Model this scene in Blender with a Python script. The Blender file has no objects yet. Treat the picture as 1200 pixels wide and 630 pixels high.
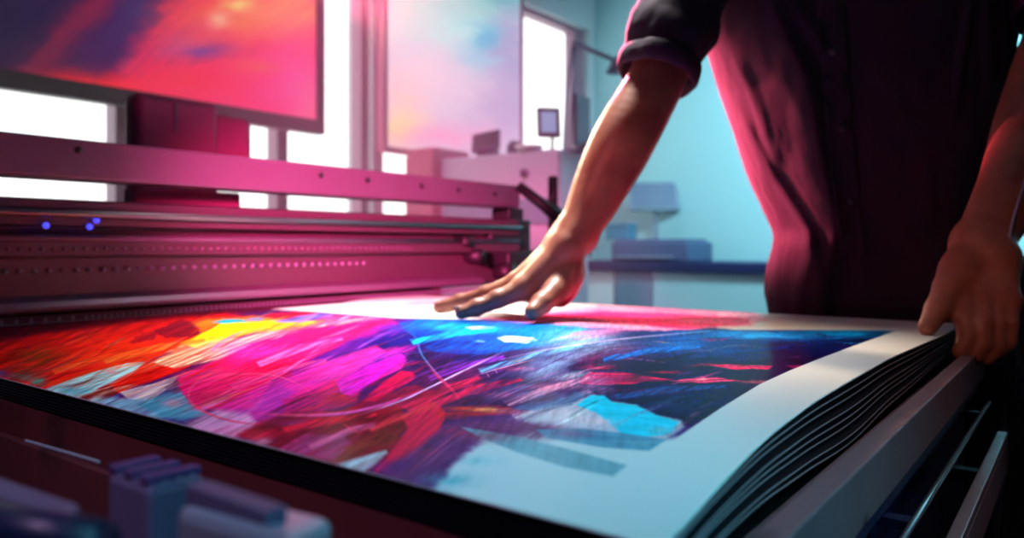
import bpy, bmesh, math, random
import numpy as np
from mathutils import Vector, Matrix

random.seed(7)
RNG = np.random.default_rng(11)
SC = bpy.context.scene
COL = SC.collection

# ------------------------------------------------------------------ scale and view
U = 0.85            # whole scene and camera scaled by this about the origin, brings person to size
TZ = 1.0            # table top (before scaling)
CZ = 1.1            # lens height
FPX = 900.0         # focal length in pixels of the 1200 px frame
HZ = 288.0          # horizon row
FW = np.array([-0.6, 0.8, 0.0]); RT = np.array([0.8, 0.6, 0.0]); UP = np.array([0, 0, 1.0])
EYE = np.array([0, 0, CZ])

def ray(px, py):
    return FW + RT * ((px - 600) / FPX) + UP * ((HZ - py) / FPX)
def P(px, py, D):
    return EYE + ray(px, py) * D
def PX(px, py, X):
    r = ray(px, py); return EYE + r * (X / r[0])
def PY(px, py, Y):
    r = ray(px, py); return EYE + r * (Y / r[1])
def PZ(px, py, z):
    r = ray(px, py); return EYE + r * ((z - CZ) / r[2])
def pix(x, y, z):
    d = -0.6 * x + 0.8 * y; r = 0.8 * x + 0.6 * y
    return 600 + FPX * r / d, HZ - FPX * (z - CZ) / d

# ------------------------------------------------------------------ materials
def _n(nt, t, **kw):
    n = nt.nodes.new(t)
    for k, v in kw.items():
        setattr(n, k, v)
    return n

def srgb(c):
    def f(v):
        v = v / 255.0
        return v / 12.92 if v <= 0.04045 else ((v + 0.055) / 1.055) ** 2.4
    return tuple(f(v) for v in c)

def mat(name, rgb, rough=0.5, metal=0.0, vary=0.12, scale=20.0, bump=0.0, spec=0.5, stretch=(1, 1, 1), coat=0.0, wear=None):
    m = bpy.data.materials.new(name); m.use_nodes = True
    nt = m.node_tree; b = nt.nodes['Principled BSDF']
    c = srgb(rgb)
    tc = _n(nt, 'ShaderNodeTexCoord'); mp = _n(nt, 'ShaderNodeMapping'); mp.inputs['Scale'].default_value = stretch
    nt.links.new(tc.outputs['Object'], mp.inputs['Vector'])
    nz = _n(nt, 'ShaderNodeTexNoise'); nz.inputs['Scale'].default_value = scale; nz.inputs['Detail'].default_value = 6
    nt.links.new(mp.outputs['Vector'], nz.inputs['Vector'])
    mx = _n(nt, 'ShaderNodeMix', data_type='RGBA')
    mx.inputs[6].default_value = tuple(v * (1 - vary) for v in c) + (1,)
    mx.inputs[7].default_value = tuple(min(1, v * (1 + vary)) for v in c) + (1,)
    nt.links.new(nz.outputs['Fac'], mx.inputs[0])
    out = mx.outputs[2]
    if wear:
        nz2 = _n(nt, 'ShaderNodeTexNoise'); nz2.inputs['Scale'].default_value = scale * 0.6; nz2.inputs['Detail'].default_value = 9
        nt.links.new(mp.outputs['Vector'], nz2.inputs['Vector'])
        rp = _n(nt, 'ShaderNodeValToRGB'); rp.color_ramp.elements[0].position = 0.58; rp.color_ramp.elements[1].position = 0.72
        nt.links.new(nz2.outputs['Fac'], rp.inputs['Fac'])
        m2 = _n(nt, 'ShaderNodeMix', data_type='RGBA'); m2.inputs[7].default_value = srgb(wear) + (1,)
        nt.links.new(rp.outputs['Color'], m2.inputs[0]); nt.links.new(out, m2.inputs[6]); out = m2.outputs[2]
    nt.links.new(out, b.inputs['Base Color'])
    rr = _n(nt, 'ShaderNodeMapRange'); rr.inputs['To Min'].default_value = max(0.02, rough * 0.85); rr.inputs['To Max'].default_value = min(1, rough * 1.15)
    nt.links.new(nz.outputs['Fac'], rr.inputs['Value']); nt.links.new(rr.outputs['Result'], b.inputs['Roughness'])
    b.inputs['Metallic'].default_value = metal
    b.inputs['Specular IOR Level'].default_value = spec
    b.inputs['Coat Weight'].default_value = coat
    if bump:
        bp = _n(nt, 'ShaderNodeBump'); bp.inputs['Strength'].default_value = bump; bp.inputs['Distance'].default_value = 0.002
        nt.links.new(nz.outputs['Fac'], bp.inputs['Height']); nt.links.new(bp.outputs['Normal'], b.inputs['Normal'])
    return m

def mat_emit(name, rgb, strength):
    m = bpy.data.materials.new(name); m.use_nodes = True
    b = m.node_tree.nodes['Principled BSDF']
    b.inputs['Base Color'].default_value = srgb(rgb) + (1,)
    b.inputs['Emission Color'].default_value = srgb(rgb) + (1,)
    b.inputs['Emission Strength'].default_value = strength
    return m

def mat_picture_glow(name, strength):
    m = bpy.data.materials.new(name); m.use_nodes = True
    nt = m.node_tree; b = nt.nodes['Principled BSDF']
    at = _n(nt, 'ShaderNodeAttribute', attribute_name='ink')
    b.inputs['Base Color'].default_value = (0.01, 0.01, 0.012, 1); b.inputs['Roughness'].default_value = 0.5
    nt.links.new(at.outputs['Color'], b.inputs['Emission Color']); b.inputs['Emission Strength'].default_value = strength
    return m

def mat_print(name):
    m = bpy.data.materials.new(name); m.use_nodes = True
    nt = m.node_tree; b = nt.nodes['Principled BSDF']
    at = _n(nt, 'ShaderNodeAttribute', attribute_name='ink')
    tc = _n(nt, 'ShaderNodeTexCoord'); mp = _n(nt, 'ShaderNodeMapping')
    mp.inputs['Rotation'].default_value = (0, 0, -2.08)
    nt.links.new(tc.outputs['Object'], mp.inputs['Vector'])
    mp2 = _n(nt, 'ShaderNodeMapping'); mp2.inputs['Scale'].default_value = (26, 300, 1); nt.links.new(mp.outputs['Vector'], mp2.inputs['Vector']); mp = mp2
    nz = _n(nt, 'ShaderNodeTexNoise'); nz.inputs['Scale'].default_value = 1.0; nz.inputs['Detail'].default_value = 8; nz.inputs['Roughness'].default_value = 0.65
    nt.links.new(mp.outputs['Vector'], nz.inputs['Vector'])
    mr = _n(nt, 'ShaderNodeMapRange'); mr.inputs['From Min'].default_value = 0.25; mr.inputs['From Max'].default_value = 0.75
    mr.inputs['To Min'].default_value = 0.45; mr.inputs['To Max'].default_value = 1.55
    nt.links.new(nz.outputs['Fac'], mr.inputs['Value'])
    mu = _n(nt, 'ShaderNodeMix', data_type='RGBA', blend_type='MULTIPLY'); mu.inputs[0].default_value = 1
    nt.links.new(at.outputs['Color'], mu.inputs[6]); nt.links.new(mr.outputs['Result'], mu.inputs[7])
    fx = _n(nt, 'ShaderNodeMix', data_type='RGBA')      # streaks only where there is ink (alpha)
    nt.links.new(at.outputs['Alpha'], fx.inputs[0]); nt.links.new(at.outputs['Color'], fx.inputs[6]); nt.links.new(mu.outputs[2], fx.inputs[7])
    nt.nodes.remove(b); o = [n for n in nt.nodes if n.type == 'OUTPUT_MATERIAL'][0]
    df = _n(nt, 'ShaderNodeBsdfDiffuse'); nt.links.new(fx.outputs[2], df.inputs['Color'])
    gl = _n(nt, 'ShaderNodeBsdfGlossy'); gl.inputs['Roughness'].default_value = 0.2
    fr = _n(nt, 'ShaderNodeFresnel'); fr.inputs['IOR'].default_value = 1.3
    sc = _n(nt, 'ShaderNodeMath', operation='MULTIPLY'); sc.inputs[1].default_value = 0.27; nt.links.new(fr.outputs[0], sc.inputs[0])
    ms = _n(nt, 'ShaderNodeMixShader'); nt.links.new(sc.outputs[0], ms.inputs[0])
    nt.links.new(df.outputs[0], ms.inputs[1]); nt.links.new(gl.outputs[0], ms.inputs[2]); nt.links.new(ms.outputs[0], o.inputs['Surface'])
    return m

def mat_glass(name):
    m = bpy.data.materials.new(name); m.use_nodes = True
    nt = m.node_tree; nt.nodes.clear()
    o = _n(nt, 'ShaderNodeOutputMaterial'); mx = _n(nt, 'ShaderNodeMixShader')
    tr = _n(nt, 'ShaderNodeBsdfTransparent'); gl = _n(nt, 'ShaderNodeBsdfGlossy'); gl.inputs['Roughness'].default_value = 0.02
    mx.inputs[0].default_value = 0.05
    nt.links.new(tr.outputs[0], mx.inputs[1]); nt.links.new(gl.outputs[0], mx.inputs[2])
    nt.links.new(mx.outputs[0], o.inputs['Surface'])
    return m

def mat_skin(name):
    m = bpy.data.materials.new(name); m.use_nodes = True
    nt = m.node_tree; b = nt.nodes['Principled BSDF']
    tc = _n(nt, 'ShaderNodeTexCoord')
    n1 = _n(nt, 'ShaderNodeTexNoise'); n1.inputs['Scale'].default_value = 26; n1.inputs['Detail'].default_value = 5
    n2 = _n(nt, 'ShaderNodeTexNoise'); n2.inputs['Scale'].default_value = 420; n2.inputs['Detail'].default_value = 3
    nt.links.new(tc.outputs['Object'], n1.inputs['Vector']); nt.links.new(tc.outputs['Object'], n2.inputs['Vector'])
    rp = _n(nt, 'ShaderNodeValToRGB')
    rp.color_ramp.elements[0].position = 0.35; rp.color_ramp.elements[0].color = srgb((150, 86, 68)) + (1,)
    rp.color_ramp.elements[1].position = 0.7; rp.color_ramp.elements[1].color = srgb((186, 120, 94)) + (1,)
    nt.links.new(n1.outputs['Fac'], rp.inputs['Fac']); nt.links.new(rp.outputs['Color'], b.inputs['Base Color'])
    b.inputs['Roughness'].default_value = 0.45
    b.inputs['Subsurface Weight'].default_value = 0.05; b.inputs['Subsurface Radius'].default_value = (0.008, 0.003, 0.0015)
    b.inputs['Subsurface Scale'].default_value = 0.6
    bp = _n(nt, 'ShaderNodeBump'); bp.inputs['Strength'].default_value = 0.12; bp.inputs['Distance'].default_value = 0.0008
    nt.links.new(n2.outputs['Fac'], bp.inputs['Height']); nt.links.new(bp.outputs['Normal'], b.inputs['Normal'])
    return m

def mat_cloth(name, rgb, rough=0.7, sheen=0.3):
    m = mat(name, rgb, rough, vary=0.18, scale=60, bump=0.15)
    b = m.node_tree.nodes['Principled BSDF']
    b.inputs['Sheen Weight'].default_value = sheen; b.inputs['Sheen Roughness'].default_value = 0.4
    return m

M = {}
M['wall'] = mat('wall paint', (196, 210, 214), 0.85, vary=0.04, scale=4)
M['wallcyan'] = mat('pale cyan wall paint', (158, 204, 210), 0.85, vary=0.04, scale=2)
M['darkwall'] = mat('dark unseen wall', (40, 42, 58), 0.85, vary=0.06, scale=4)  # for unseen walls, kept dark to cut fill on the shirt
M['ceil'] = mat('ceiling paint', (170, 205, 212), 0.9, vary=0.04, scale=4)
M['floor'] = mat('dark vinyl floor', (46, 48, 60), 0.45, vary=0.2, scale=6)
M['frame'] = mat('window frame paint', (150, 120, 140), 0.5, vary=0.06)
M['glass'] = mat_glass('window glass')
M['metal'] = mat('brushed grey steel', (150, 146, 152), 0.34, 0.85, vary=0.1, scale=30, stretch=(1, .06, 1))
M['beam'] = mat('satin grey painted beam', (130, 90, 122), 0.45, 0.2, vary=0.08, scale=8)
M['dark'] = mat('dark machine paint', (48, 34, 44), 0.42, 0.15, vary=0.15, scale=14)
M['fascia'] = mat('dark plum machine fascia', (104, 62, 84), 0.4, 0.2, vary=0.12, scale=10)
M['carriage'] = mat('magenta grey carriage shell', (158, 58, 108), 0.5, 0.0, vary=0.08, scale=10)
M['black'] = mat('black matt plastic', (14, 14, 20), 0.5, vary=0.2, scale=40)
M['rivet'] = mat('pale rivet heads', (150, 128, 158), 0.5, 0.2, vary=0.08)
M['apron'] = mat('dark maroon apron', (96, 40, 44), 0.55, vary=0.15, scale=25, stretch=(1, 1, 1), wear=(36, 16, 22))
M['worn'] = mat('worn bare aluminium', (150, 128, 138), 0.38, 0.6, vary=0.16, scale=34, bump=0.2, wear=(60, 44, 52))
M['rod'] = mat('polished steel rod', (220, 224, 232), 0.2, 0.95, vary=0.05)
M['bluedark'] = mat('deep blue enamel', (16, 26, 62), 0.4, vary=0.2, scale=10)
M['sheet'] = mat('sheet edge with painted highlight', (140, 132, 140), 0.36, 0.0, vary=0.25, scale=50, stretch=(1, .05, 1))  # edge highlights put into the pale colour
M['sheetshade'] = mat('sheet face darkened as gap shade', (16, 16, 24), 0.4, 0.0, vary=0.25, scale=50, stretch=(1, .05, 1))  # faces blackened to stand for the shade between sheets
M['print'] = mat_print('glossy printed paper')
M['picture_glow'] = mat_picture_glow('picture with added glow', 1.0)  # glow added so the pictures stay bright against the windows
M['bezel'] = mat('dark plum bezel', (40, 18, 44), 0.5, vary=0.1)
M['pinkbezel'] = mat('rose bezel', (196, 90, 130), 0.5, vary=0.1)
M['cabinet'] = mat('pale lilac enamel', (196, 178, 200), 0.5, vary=0.05, scale=5)
M['redbox'] = mat('rose red enamel', (196, 70, 110), 0.5, vary=0.06, scale=5)
M['slate'] = mat('slate blue plastic', (74, 90, 128), 0.5, vary=0.1, scale=12)
M['teal'] = mat('teal card', (60, 130, 158), 0.6, vary=0.1, scale=12)
M['navy'] = mat('navy laminate', (22, 36, 84), 0.45, vary=0.1, scale=12)
M['white'] = mat('white laminate', (226, 228, 230), 0.5, vary=0.03)
M['greyp'] = mat('mid grey laminate', (120, 138, 160), 0.5, vary=0.05)
M['purple'] = mat('dark purple plastic', (78, 44, 96), 0.5, vary=0.1)
M['skin'] = mat_skin('skin')
M['shirt'] = mat_cloth('dark plum shirt cotton', (56, 27, 54), .8, .04)
M['trousers'] = mat_cloth('black trousers', (20, 20, 30))
M['hair'] = mat('dark brown hair', (36, 26, 24), 0.5, vary=0.3, scale=120)
M['button'] = mat('dark button', (60, 50, 70), 0.3, vary=0.1)
M['nail'] = mat('fingernail', (216, 160, 140), 0.3, vary=0.05)
M['shoe'] = mat('black leather shoe', (16, 15, 16), 0.35, vary=0.2)
M['led'] = mat_emit('blue indicator', (70, 70, 230), 1.6)
M['lit'] = mat_emit('lit tablet face', (150, 170, 205), 0.5)
M['cable'] = mat('pale grey cable', (170, 170, 200), 0.4, vary=0.05)
M['keypad'] = mat('lilac grey plastic', (92, 80, 112), 0.5, vary=0.15, scale=30)
M['silver'] = mat('satin silver', (168, 172, 196), 0.35, 0.5, vary=0.1)

# ------------------------------------------------------------------ object helpers
BASE = {}

def mk(name, V, F, m, parent=None, smooth=False, origin=None):
    V = np.asarray(V, dtype=float).reshape(-1, 3)
    if parent is not None:
        o0 = BASE[parent.name]
    elif origin is not None:
        o0 = np.array(origin, float)
    else:
        lo, hi = V.min(0), V.max(0); o0 = np.array([(lo[0] + hi[0]) / 2, (lo[1] + hi[1]) / 2, lo[2]])
    me = bpy.data.meshes.new(name)
    me.from_pydata(((V - o0) * U).tolist(), [], F)
    me.materials.append(m)
    if smooth:
        me.polygons.foreach_set('use_smooth', [True] * len(me.polygons))
    me.update()
    o = bpy.data.objects.new(name, me); COL.objects.link(o)
    if parent is not None:
        o.parent = parent
    else:
        o.location = Vector(o0 * U)
    BASE[o.name] = o0
    return o

def empty(name, loc):
    o = bpy.data.objects.new(name, None); COL.objects.link(o)
    o.empty_display_size = 0.05
    o.location = Vector(np.array(loc, float) * U); BASE[o.name] = np.array(loc, float)
    return o

def tag(o, label, cat, group=None):
    o['label'] = label; o['category'] = cat
    if group: o['group'] = group
    return o

def struct(o):
    o['kind'] = 'structure'; return o

class G:
    """collects shapes for one mesh"""
    def __init__(s): s.V = []; s.F = []
    def add(s, V, F):
        b = len(s.V); s.V += [tuple(v) for v in V]; s.F += [tuple(i + b for i in f) for f in F]; return s
    def box(s, x0, x1, y0, y1, z0, z1, bev=0.0, seg=2):
        bm = bmesh.new(); bmesh.ops.create_cube(bm, size=1)
        for v in bm.verts:
            v.co = ((x0 + x1) / 2 + v.co.x * (x1 - x0), (y0 + y1) / 2 + v.co.y * (y1 - y0), (z0 + z1) / 2 + v.co.z * (z1 - z0))
        if bev: bmesh.ops.bevel(bm, geom=bm.edges[:], offset=bev, segments=seg, affect='EDGES', profile=0.5)
        s.take(bm); return s
    def hexa(s, pts, bev=0.0):
        """8 corners: bottom 4 then top 4, same turning sense"""
        bm = bmesh.new(); vs = [bm.verts.new(p) for p in pts]
        for f in ((3, 2, 1, 0), (4, 5, 6, 7), (0, 1, 5, 4), (1, 2, 6, 5), (2, 3, 7, 6), (3, 0, 4, 7)):
            bm.faces.new([vs[i] for i in f])
        bmesh.ops.recalc_face_normals(bm, faces=bm.faces[:])
        if bev: bmesh.ops.bevel(bm, geom=bm.edges[:], offset=bev, segments=2, affect='EDGES', profile=0.5)
        s.take(bm); return s
    def take(s, bm):
        bm.verts.index_update()
        s.add([v.co[:] for v in bm.verts], [[v.index for v in f.verts] for f in bm.faces]); bm.free()
    def tube(s, pts, r, n=10, cap=True):
        pts = [np.array(p, float) for p in pts]; rr = r if hasattr(r, '__len__') else [r] * len(pts)
        rings = []; up = None
        for i, p in enumerate(pts):
            t = pts[min(i + 1, len(pts) - 1)] - pts[max(i - 1, 0)]; t = t / np.linalg.norm(t)
            if up is None:
                a = np.array([0, 0, 1.0]) if abs(t[2]) < .9 else np.array([1.0, 0, 0])
            else: a = up
            x = np.cross(t, a); x /= np.linalg.norm(x); y = np.cross(t, x); up = -y if np.dot(-y, a) > 0 else y
            rings.append([p + rr[i] * (math.cos(2 * math.pi * k / n) * x + math.sin(2 * math.pi * k / n) * up) for k in range(n)])
        s.loft(rings, cap); return s
    def loft(s, rings, cap=True):
        n = len(rings[0]); V = [v for r in rings for v in r]; F = []
        for i in range(len(rings) - 1):
            for k in range(n):
                F.append((i * n + k, i * n + (k + 1) % n, (i + 1) * n + (k + 1) % n, (i + 1) * n + k))
        if cap:
            F.append(tuple(range(n))[::-1]); F.append(tuple((len(rings) - 1) * n + k for k in range(n)))
        s.add(V, F); return s
    def extr(s, prof, y0, y1):
        """profile [(x,z)] swept along Y"""
        s.loft([[(x, y0, z) for x, z in prof], [(x, y1, z) for x, z in prof]]); return s
    def ball(s, c, r, n=14, sc=(1, 1, 1)):
        V = []; F = []
        bm = bmesh.new(); bmesh.ops.create_uvsphere(bm, u_segments=n, v_segments=max(6, n // 2), radius=1)
        for v in bm.verts: v.co = (c[0] + v.co.x * r * sc[0], c[1] + v.co.y * r * sc[1], c[2] + v.co.z * r * sc[2])
        s.take(bm); return s
    def go(s, name, m, parent=None, smooth=False): return mk(name, s.V, s.F, m, parent, smooth)

# ------------------------------------------------------------------ smooth distance-field bodies
def surface_nets(Fd, org, h):
    nx, ny, nz = Fd.shape; ins = Fd < 0
    cnt = np.zeros((nx - 1, ny - 1, nz - 1), np.int8); acc = np.zeros((nx - 1, ny - 1, nz - 1, 3), np.float32)
    def cor(dx, dy, dz): return (slice(dx, nx - 1 + dx), slice(dy, ny - 1 + dy), slice(dz, nz - 1 + dz))
    cs = [(a, b, c) for a in (0, 1) for b in (0, 1) for c in (0, 1)]
    for i in range(8):
        for j in range(i + 1, 8):
            A, B = cs[i], cs[j]
            if sum(abs(A[k] - B[k]) for k in range(3)) != 1: continue
            fa, fb = Fd[cor(*A)], Fd[cor(*B)]; m = (fa < 0) != (fb < 0)
            idx = np.nonzero(m); va = fa[idx]; vb = fb[idx]; t = va / (va - vb)
            cnt[idx] += 1
            for k in range(3): acc[idx + (np.full(len(t), k),)] += A[k] + t * (B[k] - A[k])
    act = np.nonzero(cnt > 0); ids = np.full(cnt.shape, -1, np.int64); ids[act] = np.arange(len(act[0]))
    V = np.stack(act, 1) + acc[act] / cnt[act][:, None]; V = np.array(org) + V * h
    Fs = []
    for ax in range(3):
        sl0 = [slice(1, -1)] * 3; sl1 = [slice(1, -1)] * 3; sl0[ax] = slice(0, -1); sl1[ax] = slice(1, None)
        a = ins[tuple(sl0)]; b = ins[tuple(sl1)]
        off = [1, 1, 1]; off[ax] = 0
        u, v = [(1, 2), (2, 0), (0, 1)][ax]
        for flip in (False, True):
            q = np.nonzero(a & ~b if not flip else ~a & b); q = np.stack(q, 1) + off
            if len(q) == 0: continue
            def cell(du, dv):
                c = q.copy(); c[:, u] -= du; c[:, v] -= dv; return ids[c[:, 0], c[:, 1], c[:, 2]]
            quad = [cell(1, 1), cell(0, 1), cell(0, 0), cell(1, 0)]
            if flip: quad = quad[::-1]
            Fs.append(np.stack(quad, 1))
    Fq = np.concatenate(Fs); Fq = Fq[(Fq >= 0).all(1)]
    return V, Fq

class SDF:
    def __init__(s, lo, hi, h):
        s.h = h; s.lo = np.array(lo, float); s.n = np.ceil((np.array(hi) - s.lo) / h).astype(int) + 1
        s.F = np.full(s.n, 0.05, np.float32)
    def _win(s, lo, hi):
        a = np.maximum(((lo - s.lo) / s.h).astype(int), 0); b = np.minimum(((hi - s.lo) / s.h).astype(int) + 2, s.n)
        if (b <= a).any(): return None
        ax = [s.lo[k] + s.h * np.arange(a[k], b[k], dtype=np.float32) for k in range(3)]
        X = np.meshgrid(*ax, indexing='ij'); return tuple(slice(a[k], b[k]) for k in range(3)), np.stack(X, -1).astype(np.float32)
    def _mix(s, w, d, k):
        f = s.F[w]
        if k <= 0: s.F[w] = np.minimum(f, d); return
        hh = np.clip(0.5 + 0.5 * (f - d) / k, 0, 1)
        s.F[w] = f * (1 - hh) + d * hh - k * hh * (1 - hh)
    def cap(s, a, b, ra, rb, k=0.008):
        a, b = np.array(a, float), np.array(b, float); m = max(ra, rb) + 0.04
        w = s._win(np.minimum(a, b) - m, np.maximum(a, b) + m)
        if w is None: return s
        sl, X = w; ab = (b - a).astype(np.float32); p = X - a.astype(np.float32)
        t = np.clip((p @ ab) / max(1e-9, float(ab @ ab)), 0, 1)
        d = np.linalg.norm(p - t[..., None] * ab, axis=-1) - (ra + (rb - ra) * t)
        s._mix(sl, d, k); return s
    def limb(s, pts, rs, n=28, k=0.002):
        pts = np.array(pts, float); t = np.linspace(0, len(pts) - 1, n); Q = []
        A4 = np.concatenate([pts, np.array(rs, float)[:, None]], 1)
        for u in t:
            i = min(int(u), len(pts) - 2); f = u - i
            p0, p1, p2, p3 = A4[max(i - 1, 0)], A4[i], A4[i + 1], A4[min(i + 2, len(pts) - 1)]
            Q.append(.5 * (2 * p1 + (p2 - p0) * f + (2 * p0 - 5 * p1 + 4 * p2 - p3) * f * f + (3 * p1 - p0 - 3 * p2 + p3) * f ** 3))
        Q = np.array(Q); return s.chain(Q[:, :3], Q[:, 3], k)
    def chain(s, pts, rs, k=0.006):
        for i in range(len(pts) - 1): s.cap(pts[i], pts[i + 1], rs[i], rs[i + 1], k)
        return s
    def ell(s, c, r, k=0.01, rot=None):
        c = np.array(c, float); r = np.array(r, float); m = r.max() + 0.04
        w = s._win(c - m, c + m)
        if w is None: return s
        sl, X = w; p = X - c.astype(np.float32)
        if rot is not None: p = p @ np.array(rot, np.float32)
        k0 = np.linalg.norm(p / r, axis=-1); k1 = np.linalg.norm(p / (r * r), axis=-1)
        d = k0 * (k0 - 1) / np.maximum(k1, 1e-6); s._mix(sl, d.astype(np.float32), k); return s
    def merge(s, o, k):
        s._mix((slice(None),) * 3, o.F, k); return s
    def mesh(s, it=2):
        V, F = surface_nets(s.F, s.lo, s.h)
        # light relaxation keeps the lattice from showing
        E = np.concatenate([F[:, [0, 1]], F[:, [1, 2]], F[:, [2, 3]], F[:, [3, 0]]])
        for _ in range(it):
            S = np.zeros_like(V); C = np.zeros(len(V))
            for k in range(3):
                S[:, k] = np.bincount(E[:, 0], V[E[:, 1], k], len(V)) + np.bincount(E[:, 1], V[E[:, 0], k], len(V))
            C = np.bincount(E[:, 0], minlength=len(V)) + np.bincount(E[:, 1], minlength=len(V))
            V = V * 0.5 + 0.5 * S / np.maximum(C, 1)[:, None]
        return V, F

# ------------------------------------------------------------------ noise and ink painting
def _hash(ix, iy, seed):
    h = (ix.astype(np.int64) * 374761393 + iy.astype(np.int64) * 668265263 + seed * 974711) & 0x7fffffff
    h = ((h ^ (h >> 13)) * 1274126177) & 0x7fffffff
    h = h ^ (h >> 16)
    return (h & 0xffff) / 65535.0
def vn(x, y, seed=0):
    ix = np.floor(x); iy = np.floor(y); fx = x - ix; fy = y - iy
    fx = fx * fx * (3 - 2 * fx); fy = fy * fy * (3 - 2 * fy)
    a = _hash(ix, iy, seed); b = _hash(ix + 1, iy, seed); c = _hash(ix, iy + 1, seed); d = _hash(ix + 1, iy + 1, seed)
    return (a * (1 - fx) + b * fx) * (1 - fy) + (c * (1 - fx) + d * fx) * fy
def fbm(x, y, seed=0, o=4, g=0.55):
    s = 0; a = 1; t = 0
    for i in range(o):
        s = s + a * vn(x, y, seed + i * 17); t += a; a *= g; x = x * 2.03 + 5.1; y = y * 2.03 + 2.7
    return s / t

class Ink:
    """an abstract design laid down stroke by stroke, sampled at given image pixel coordinates"""
    def __init__(s, x, y, base, wamp=6.0, ang=-24.0):
        s.x0, s.y0 = x, y; s.ang = ang
        n1 = fbm(x / 26, y / 9, 3) - .5; n2 = fbm(x / 26, y / 9, 9) - .5
        m1 = fbm(x / 9, y / 4, 31, 5, .75) - .5; m2 = fbm(x / 9, y / 4, 41, 5, .75) - .5
        s.x = x + wamp * (2.2 * n1 + 1.1 * m1); s.y = y + wamp * (0.55 * n2 + 0.3 * m2)
        s.xf = x + wamp * .5 * m1; s.yf = y + wamp * .22 * m2
        s.c = np.tile(np.array(base, np.float32), (len(x), 1)); s.i = 0
        s.ink = np.ones(len(x), np.float32)
    def streak(s, x, y, ang, L=60.0, W=2.2):
        a = math.radians(ang); u = x * math.cos(a) + y * math.sin(a); v = -x * math.sin(a) + y * math.cos(a)
        return fbm(u / L, v / W, 70 + s.i, 4, 0.62)
    def _apply(s, m, al, col, ink):
        al = al[:, None]; s.c[m] = s.c[m] * (1 - al) + np.array(col, np.float32) * al
        s.ink[m] = s.ink[m] * (1 - al[:, 0]) + ink * al[:, 0]
    def poly(s, pts, col, soft=3.0, op=1.0, st=0.5, ang=None, raw=False, ink=1.0, vary=0.0):
        s.i += 1; ang = s.ang if ang is None else ang
        pts = np.array(pts, float); x, y = (s.xf, s.yf) if raw == 2 else (s.x0, s.y0) if raw else (s.x, s.y)
        lo = pts.min(0) - soft * 2 - 2; hi = pts.max(0) + soft * 2 + 2
        m = np.nonzero((x > lo[0]) & (x < hi[0]) & (y > lo[1]) & (y < hi[1]))[0]
        if len(m) == 0: return s
        X, Y = x[m], y[m]; ins = np.zeros(len(m), bool); d2 = np.full(len(m), 1e9)
        for k in range(len(pts)):
            a, b = pts[k], pts[(k + 1) % len(pts)]
            e = b - a; t = np.clip(((X - a[0]) * e[0] + (Y - a[1]) * e[1]) / max(1e-9, e @ e), 0, 1)
            d2 = np.minimum(d2, (X - a[0] - t * e[0]) ** 2 + (Y - a[1] - t * e[1]) ** 2)
            if a[1] != b[1]:
                c = ((a[1] > Y) != (b[1] > Y)); xi = (b[0] - a[0]) * (Y - a[1]) / (b[1] - a[1]) + a[0]
                ins ^= c & (X < xi)
        sd = np.sqrt(d2) * np.where(ins, 1, -1)
        al = np.clip(sd / (2 * soft) + 0.5, 0, 1); al = al * al * (3 - 2 * al)
        if st > 0:
            q = s.streak(s.x0[m], s.y0[m], ang)
            al = al * (1 - st + st * np.clip((q - 0.36) / 0.22, 0, 1))
        colr = np.array(col, np.float32)
        if vary:
            q = s.streak(s.x0[m] + 400, s.y0[m], ang, 40, 3)[:, None]
            colr = np.clip(colr * (1 + vary * (q - .5) * 2), 0, 255)
        s._apply(m, al * op, colr, ink); return s
    def line(s, pts, col, w=1.2, op=1.0, w2=None):
        s.i += 1; pts = np.array(pts, float)
        # smooth the polyline
        for _ in range(3):
            q = [pts[0]]
            for a, b in zip(pts[:-1], pts[1:]): q += [a * .75 + b * .25, a * .25 + b * .75]
            pts = np.array(q + [pts[-1]])
        x, y = s.x0, s.y0; lo = pts.min(0) - 3 * w - 2; hi = pts.max(0) + 3 * w + 2
        m = np.nonzero((x > lo[0]) & (x < hi[0]) & (y > lo[1]) & (y < hi[1]))[0]
        if len(m) == 0: return s
        X, Y = x[m], y[m]; d2 = np.full(len(m), 1e9)
        for a, b in zip(pts[:-1], pts[1:]):
            e = b - a; t = np.clip(((X - a[0]) * e[0] + (Y - a[1]) * e[1]) / max(1e-9, e @ e), 0, 1)
            d2 = np.minimum(d2, (X - a[0] - t * e[0]) ** 2 + (Y - a[1] - t * e[1]) ** 2)
        al = np.clip(1.5 - np.sqrt(d2) / w, 0, 1) * op
        de = np.minimum(np.hypot(X - pts[0][0], Y - pts[0][1]), np.hypot(X - pts[-1][0], Y - pts[-1][1]))
        tl = np.hypot(*(pts[-1] - pts[0])) * .35; al = al * np.clip(de / max(tl, 1e-6), 0, 1) ** .7
        if w2:
            q = s.streak(s.x0[m], s.y0[m], s.ang, 30, 1.6); al = al * np.clip((q - .34) / .2, 0, 1)
        s._apply(m, al, col, 1.0); return s
    def wash(s, cx, cy, rx, ry, col, op=0.6, st=0.6, ang=None, rot=0.0):
        """soft elliptical wash"""
        s.i += 1; ang = s.ang if ang is None else ang
        a = math.radians(rot); dx = s.x - cx; dy = s.y - cy
        u = (dx * math.cos(a) + dy * math.sin(a)) / rx; v = (-dx * math.sin(a) + dy * math.cos(a)) / ry
        r = u * u + v * v; m = np.nonzero(r < 4)[0]
        if len(m) == 0: return s
        al = np.exp(-r[m] * 1.2) - math.exp(-4.8)
        if st > 0:
            q = s.streak(s.x0[m], s.y0[m], ang); al = al * (1 - st + st * np.clip((q - 0.38) / 0.2, 0, 1))
        s._apply(m, np.clip(al, 0, 1) * op, col, 1.0); return s
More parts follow.
